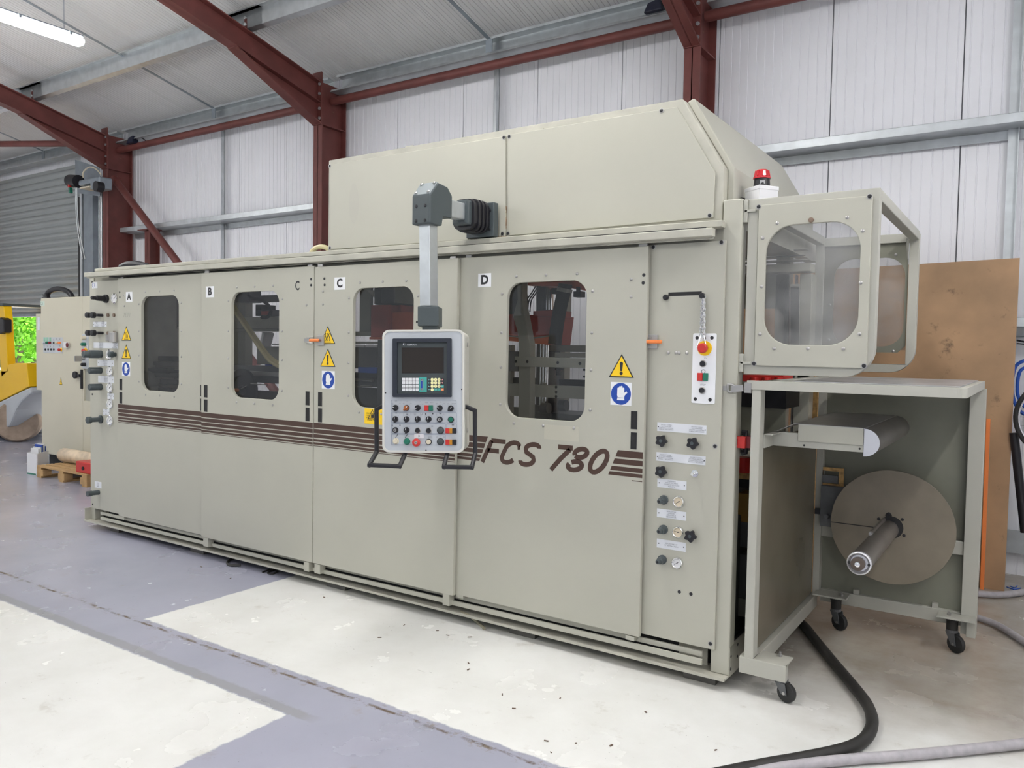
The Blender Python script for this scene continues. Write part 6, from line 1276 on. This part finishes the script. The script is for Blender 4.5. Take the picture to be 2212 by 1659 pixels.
for i, (px_, nm) in enumerate(((92, 'wheel'),)):
    wc = F(px_, 877, yc); R_ = wc.z+.02; wc.z = R_-.02
    o = obj(nm, MB().lathe(wc+YF*.2, nf, [(R_*.6, 0), (R_*.95, .01), (R_, .05), (R_, .17), (R_*.94, .21), (R_*.7, .22)], 32), TYREB, cr, smooth=True)
    ri = MB().lathe(wc+YF*.1, nf, [(R_*.7, 0), (R_*.7, .11), (R_*.62, .115), (R_*.6, .05)], 28)
    for j in range(6): t = 2*PI*j/6+.3; ri.bar(wc+V3((.04*math.cos(t), 0, .04*math.sin(t))), wc+V3((R_*.64*math.cos(t), 0, R_*.64*math.sin(t))), .06, .03, up=(0, 1, 0))
    ri.lathe(wc+YF*.02, nf, [(R_*.16, 0), (R_*.12, .05)], 14); obj('wheel_rim', ri, ALU, o)
fpoly([(48, 880), (50, 862), (60, 852), (70, 846), (84, 842), (110, 842), (180, 838), (180, 893), (125, 893), (123, 868), (112, 853), (92, 848), (74, 853), (66, 868), (64, 893), (50, 893)], -1.5, 0, M('car_dark_body', (.02, .025, .035), .2), 'lower_body', cr, yc, .02)
fpoly([(49, 861), (52, 830), (66, 822), (110, 818), (180, 815), (180, 838), (110, 842), (84, 842), (70, 846), (60, 852)], -1.45, -.03, CARB, 'bonnet', cr, yc, .02)
def tree(lab, x, y, h, r, n, seed, trunk=.22, cz=.62, fl=1.):
    rnd = random.Random(seed); t = thing('tree', lab, 'tree', (x, y, 0), 'trees beyond the yard')
    obj('trunk', MB().lathe((x, y, 0), ZF, [(trunk*1.25, 0), (trunk, .6), (trunk*.9, h*.4), (trunk*.4, h*.8)], 10), BARK, t, smooth=True)
    vs = []; fs = []
    for i in range(n):
        while True:
            a_ = V3((rnd.uniform(-1, 1), rnd.uniform(-1, 1), rnd.uniform(-1, 1)))
            if .35 < a_.length < 1: break
        c_ = V3((x+a_.x*r, y+a_.y*r, h*cz+a_.z*h*(1-cz)*fl)); s_ = rnd.uniform(.10, .22)
        u_ = V3((rnd.uniform(-1, 1), rnd.uniform(-1, 1), rnd.uniform(-1, 1))).normalized(); w_ = u_.orthogonal().normalized()
        k_ = len(vs); vs += [c_-u_*s_, c_+w_*s_*.45, c_+u_*s_, c_-w_*s_*.45]; fs.append((k_, k_+1, k_+2, k_+3))
    obj('foliage', MB().add(vs, fs), LEAF, t)
def at(px_, Y): p_ = F(px_, 760, Y); return p_.x, p_.y
for i, (px_, Y, h, r, n, lab, tk) in enumerate(((42, 17, 6.5, 2.6, 5000, 'leafy tree with a pale trunk seen past the forklift pillar', .16), (0, 24, 8, 3.4, 5000, 'tree behind the forklift cab', .2), (74, 29, 8, 3.6, 5000, 'tree behind the cabinet edge at the doorway', .2))):
    x, y = at(px_, Y); tree(lab, x, y, h, r, n, i, tk, .55, 1.0)
rnd = random.Random(5); vs = []; fs = []
for i in range(16000):
    x = rnd.uniform(-75, -30); y = 33+rnd.uniform(0, 2); z = rnd.uniform(0, 4.2+.8*math.sin(x*.7)); s_ = rnd.uniform(.15, .3); u_ = V3((rnd.uniform(-1, 1), rnd.uniform(-1, 1), rnd.uniform(-1, 1))).normalized(); w_ = u_.orthogonal().normalized(); c_ = V3((x, y, z)); k_ = len(vs); vs += [c_-u_*s_, c_+w_*s_*.5, c_+u_*s_, c_-w_*s_*.5]; fs.append((k_, k_+1, k_+2, k_+3))
o = obj('hedge_foliage', MB().add(vs, fs), LEAF); o['kind'] = 'stuff'; o['label'] = 'dense green hedge behind the lawn'
# small debris on the floor
rnd = random.Random(3); deb = MB()
for px_, py in ((945, 1362), (873, 1350), (967, 1372), (1015, 1376), (1012, 1432), (1110, 1530), (1012, 1446), (1180, 1600), (1244, 1605), (1320, 1610), (1085, 1500), (1395, 1538), (1190, 1625), (820, 1377), (1210, 1508), (1546, 1620), (640, 1240), (700, 1290), (498, 1249), (435, 1224)):
    c_ = FZ(px_, py, .002); a_ = rnd.uniform(0, 3); l_ = rnd.uniform(.004, .011); d_ = V3((math.cos(a_), math.sin(a_), 0)); deb.bar(c_-d_*l_, c_+d_*l_, rnd.uniform(.003, .008), .0025)
o = obj('floor_debris', deb, M('debris_brown', (.11, .07, .05), .8)); o['kind'] = 'stuff'; o['label'] = 'scattered brown flakes and chips on the floor'
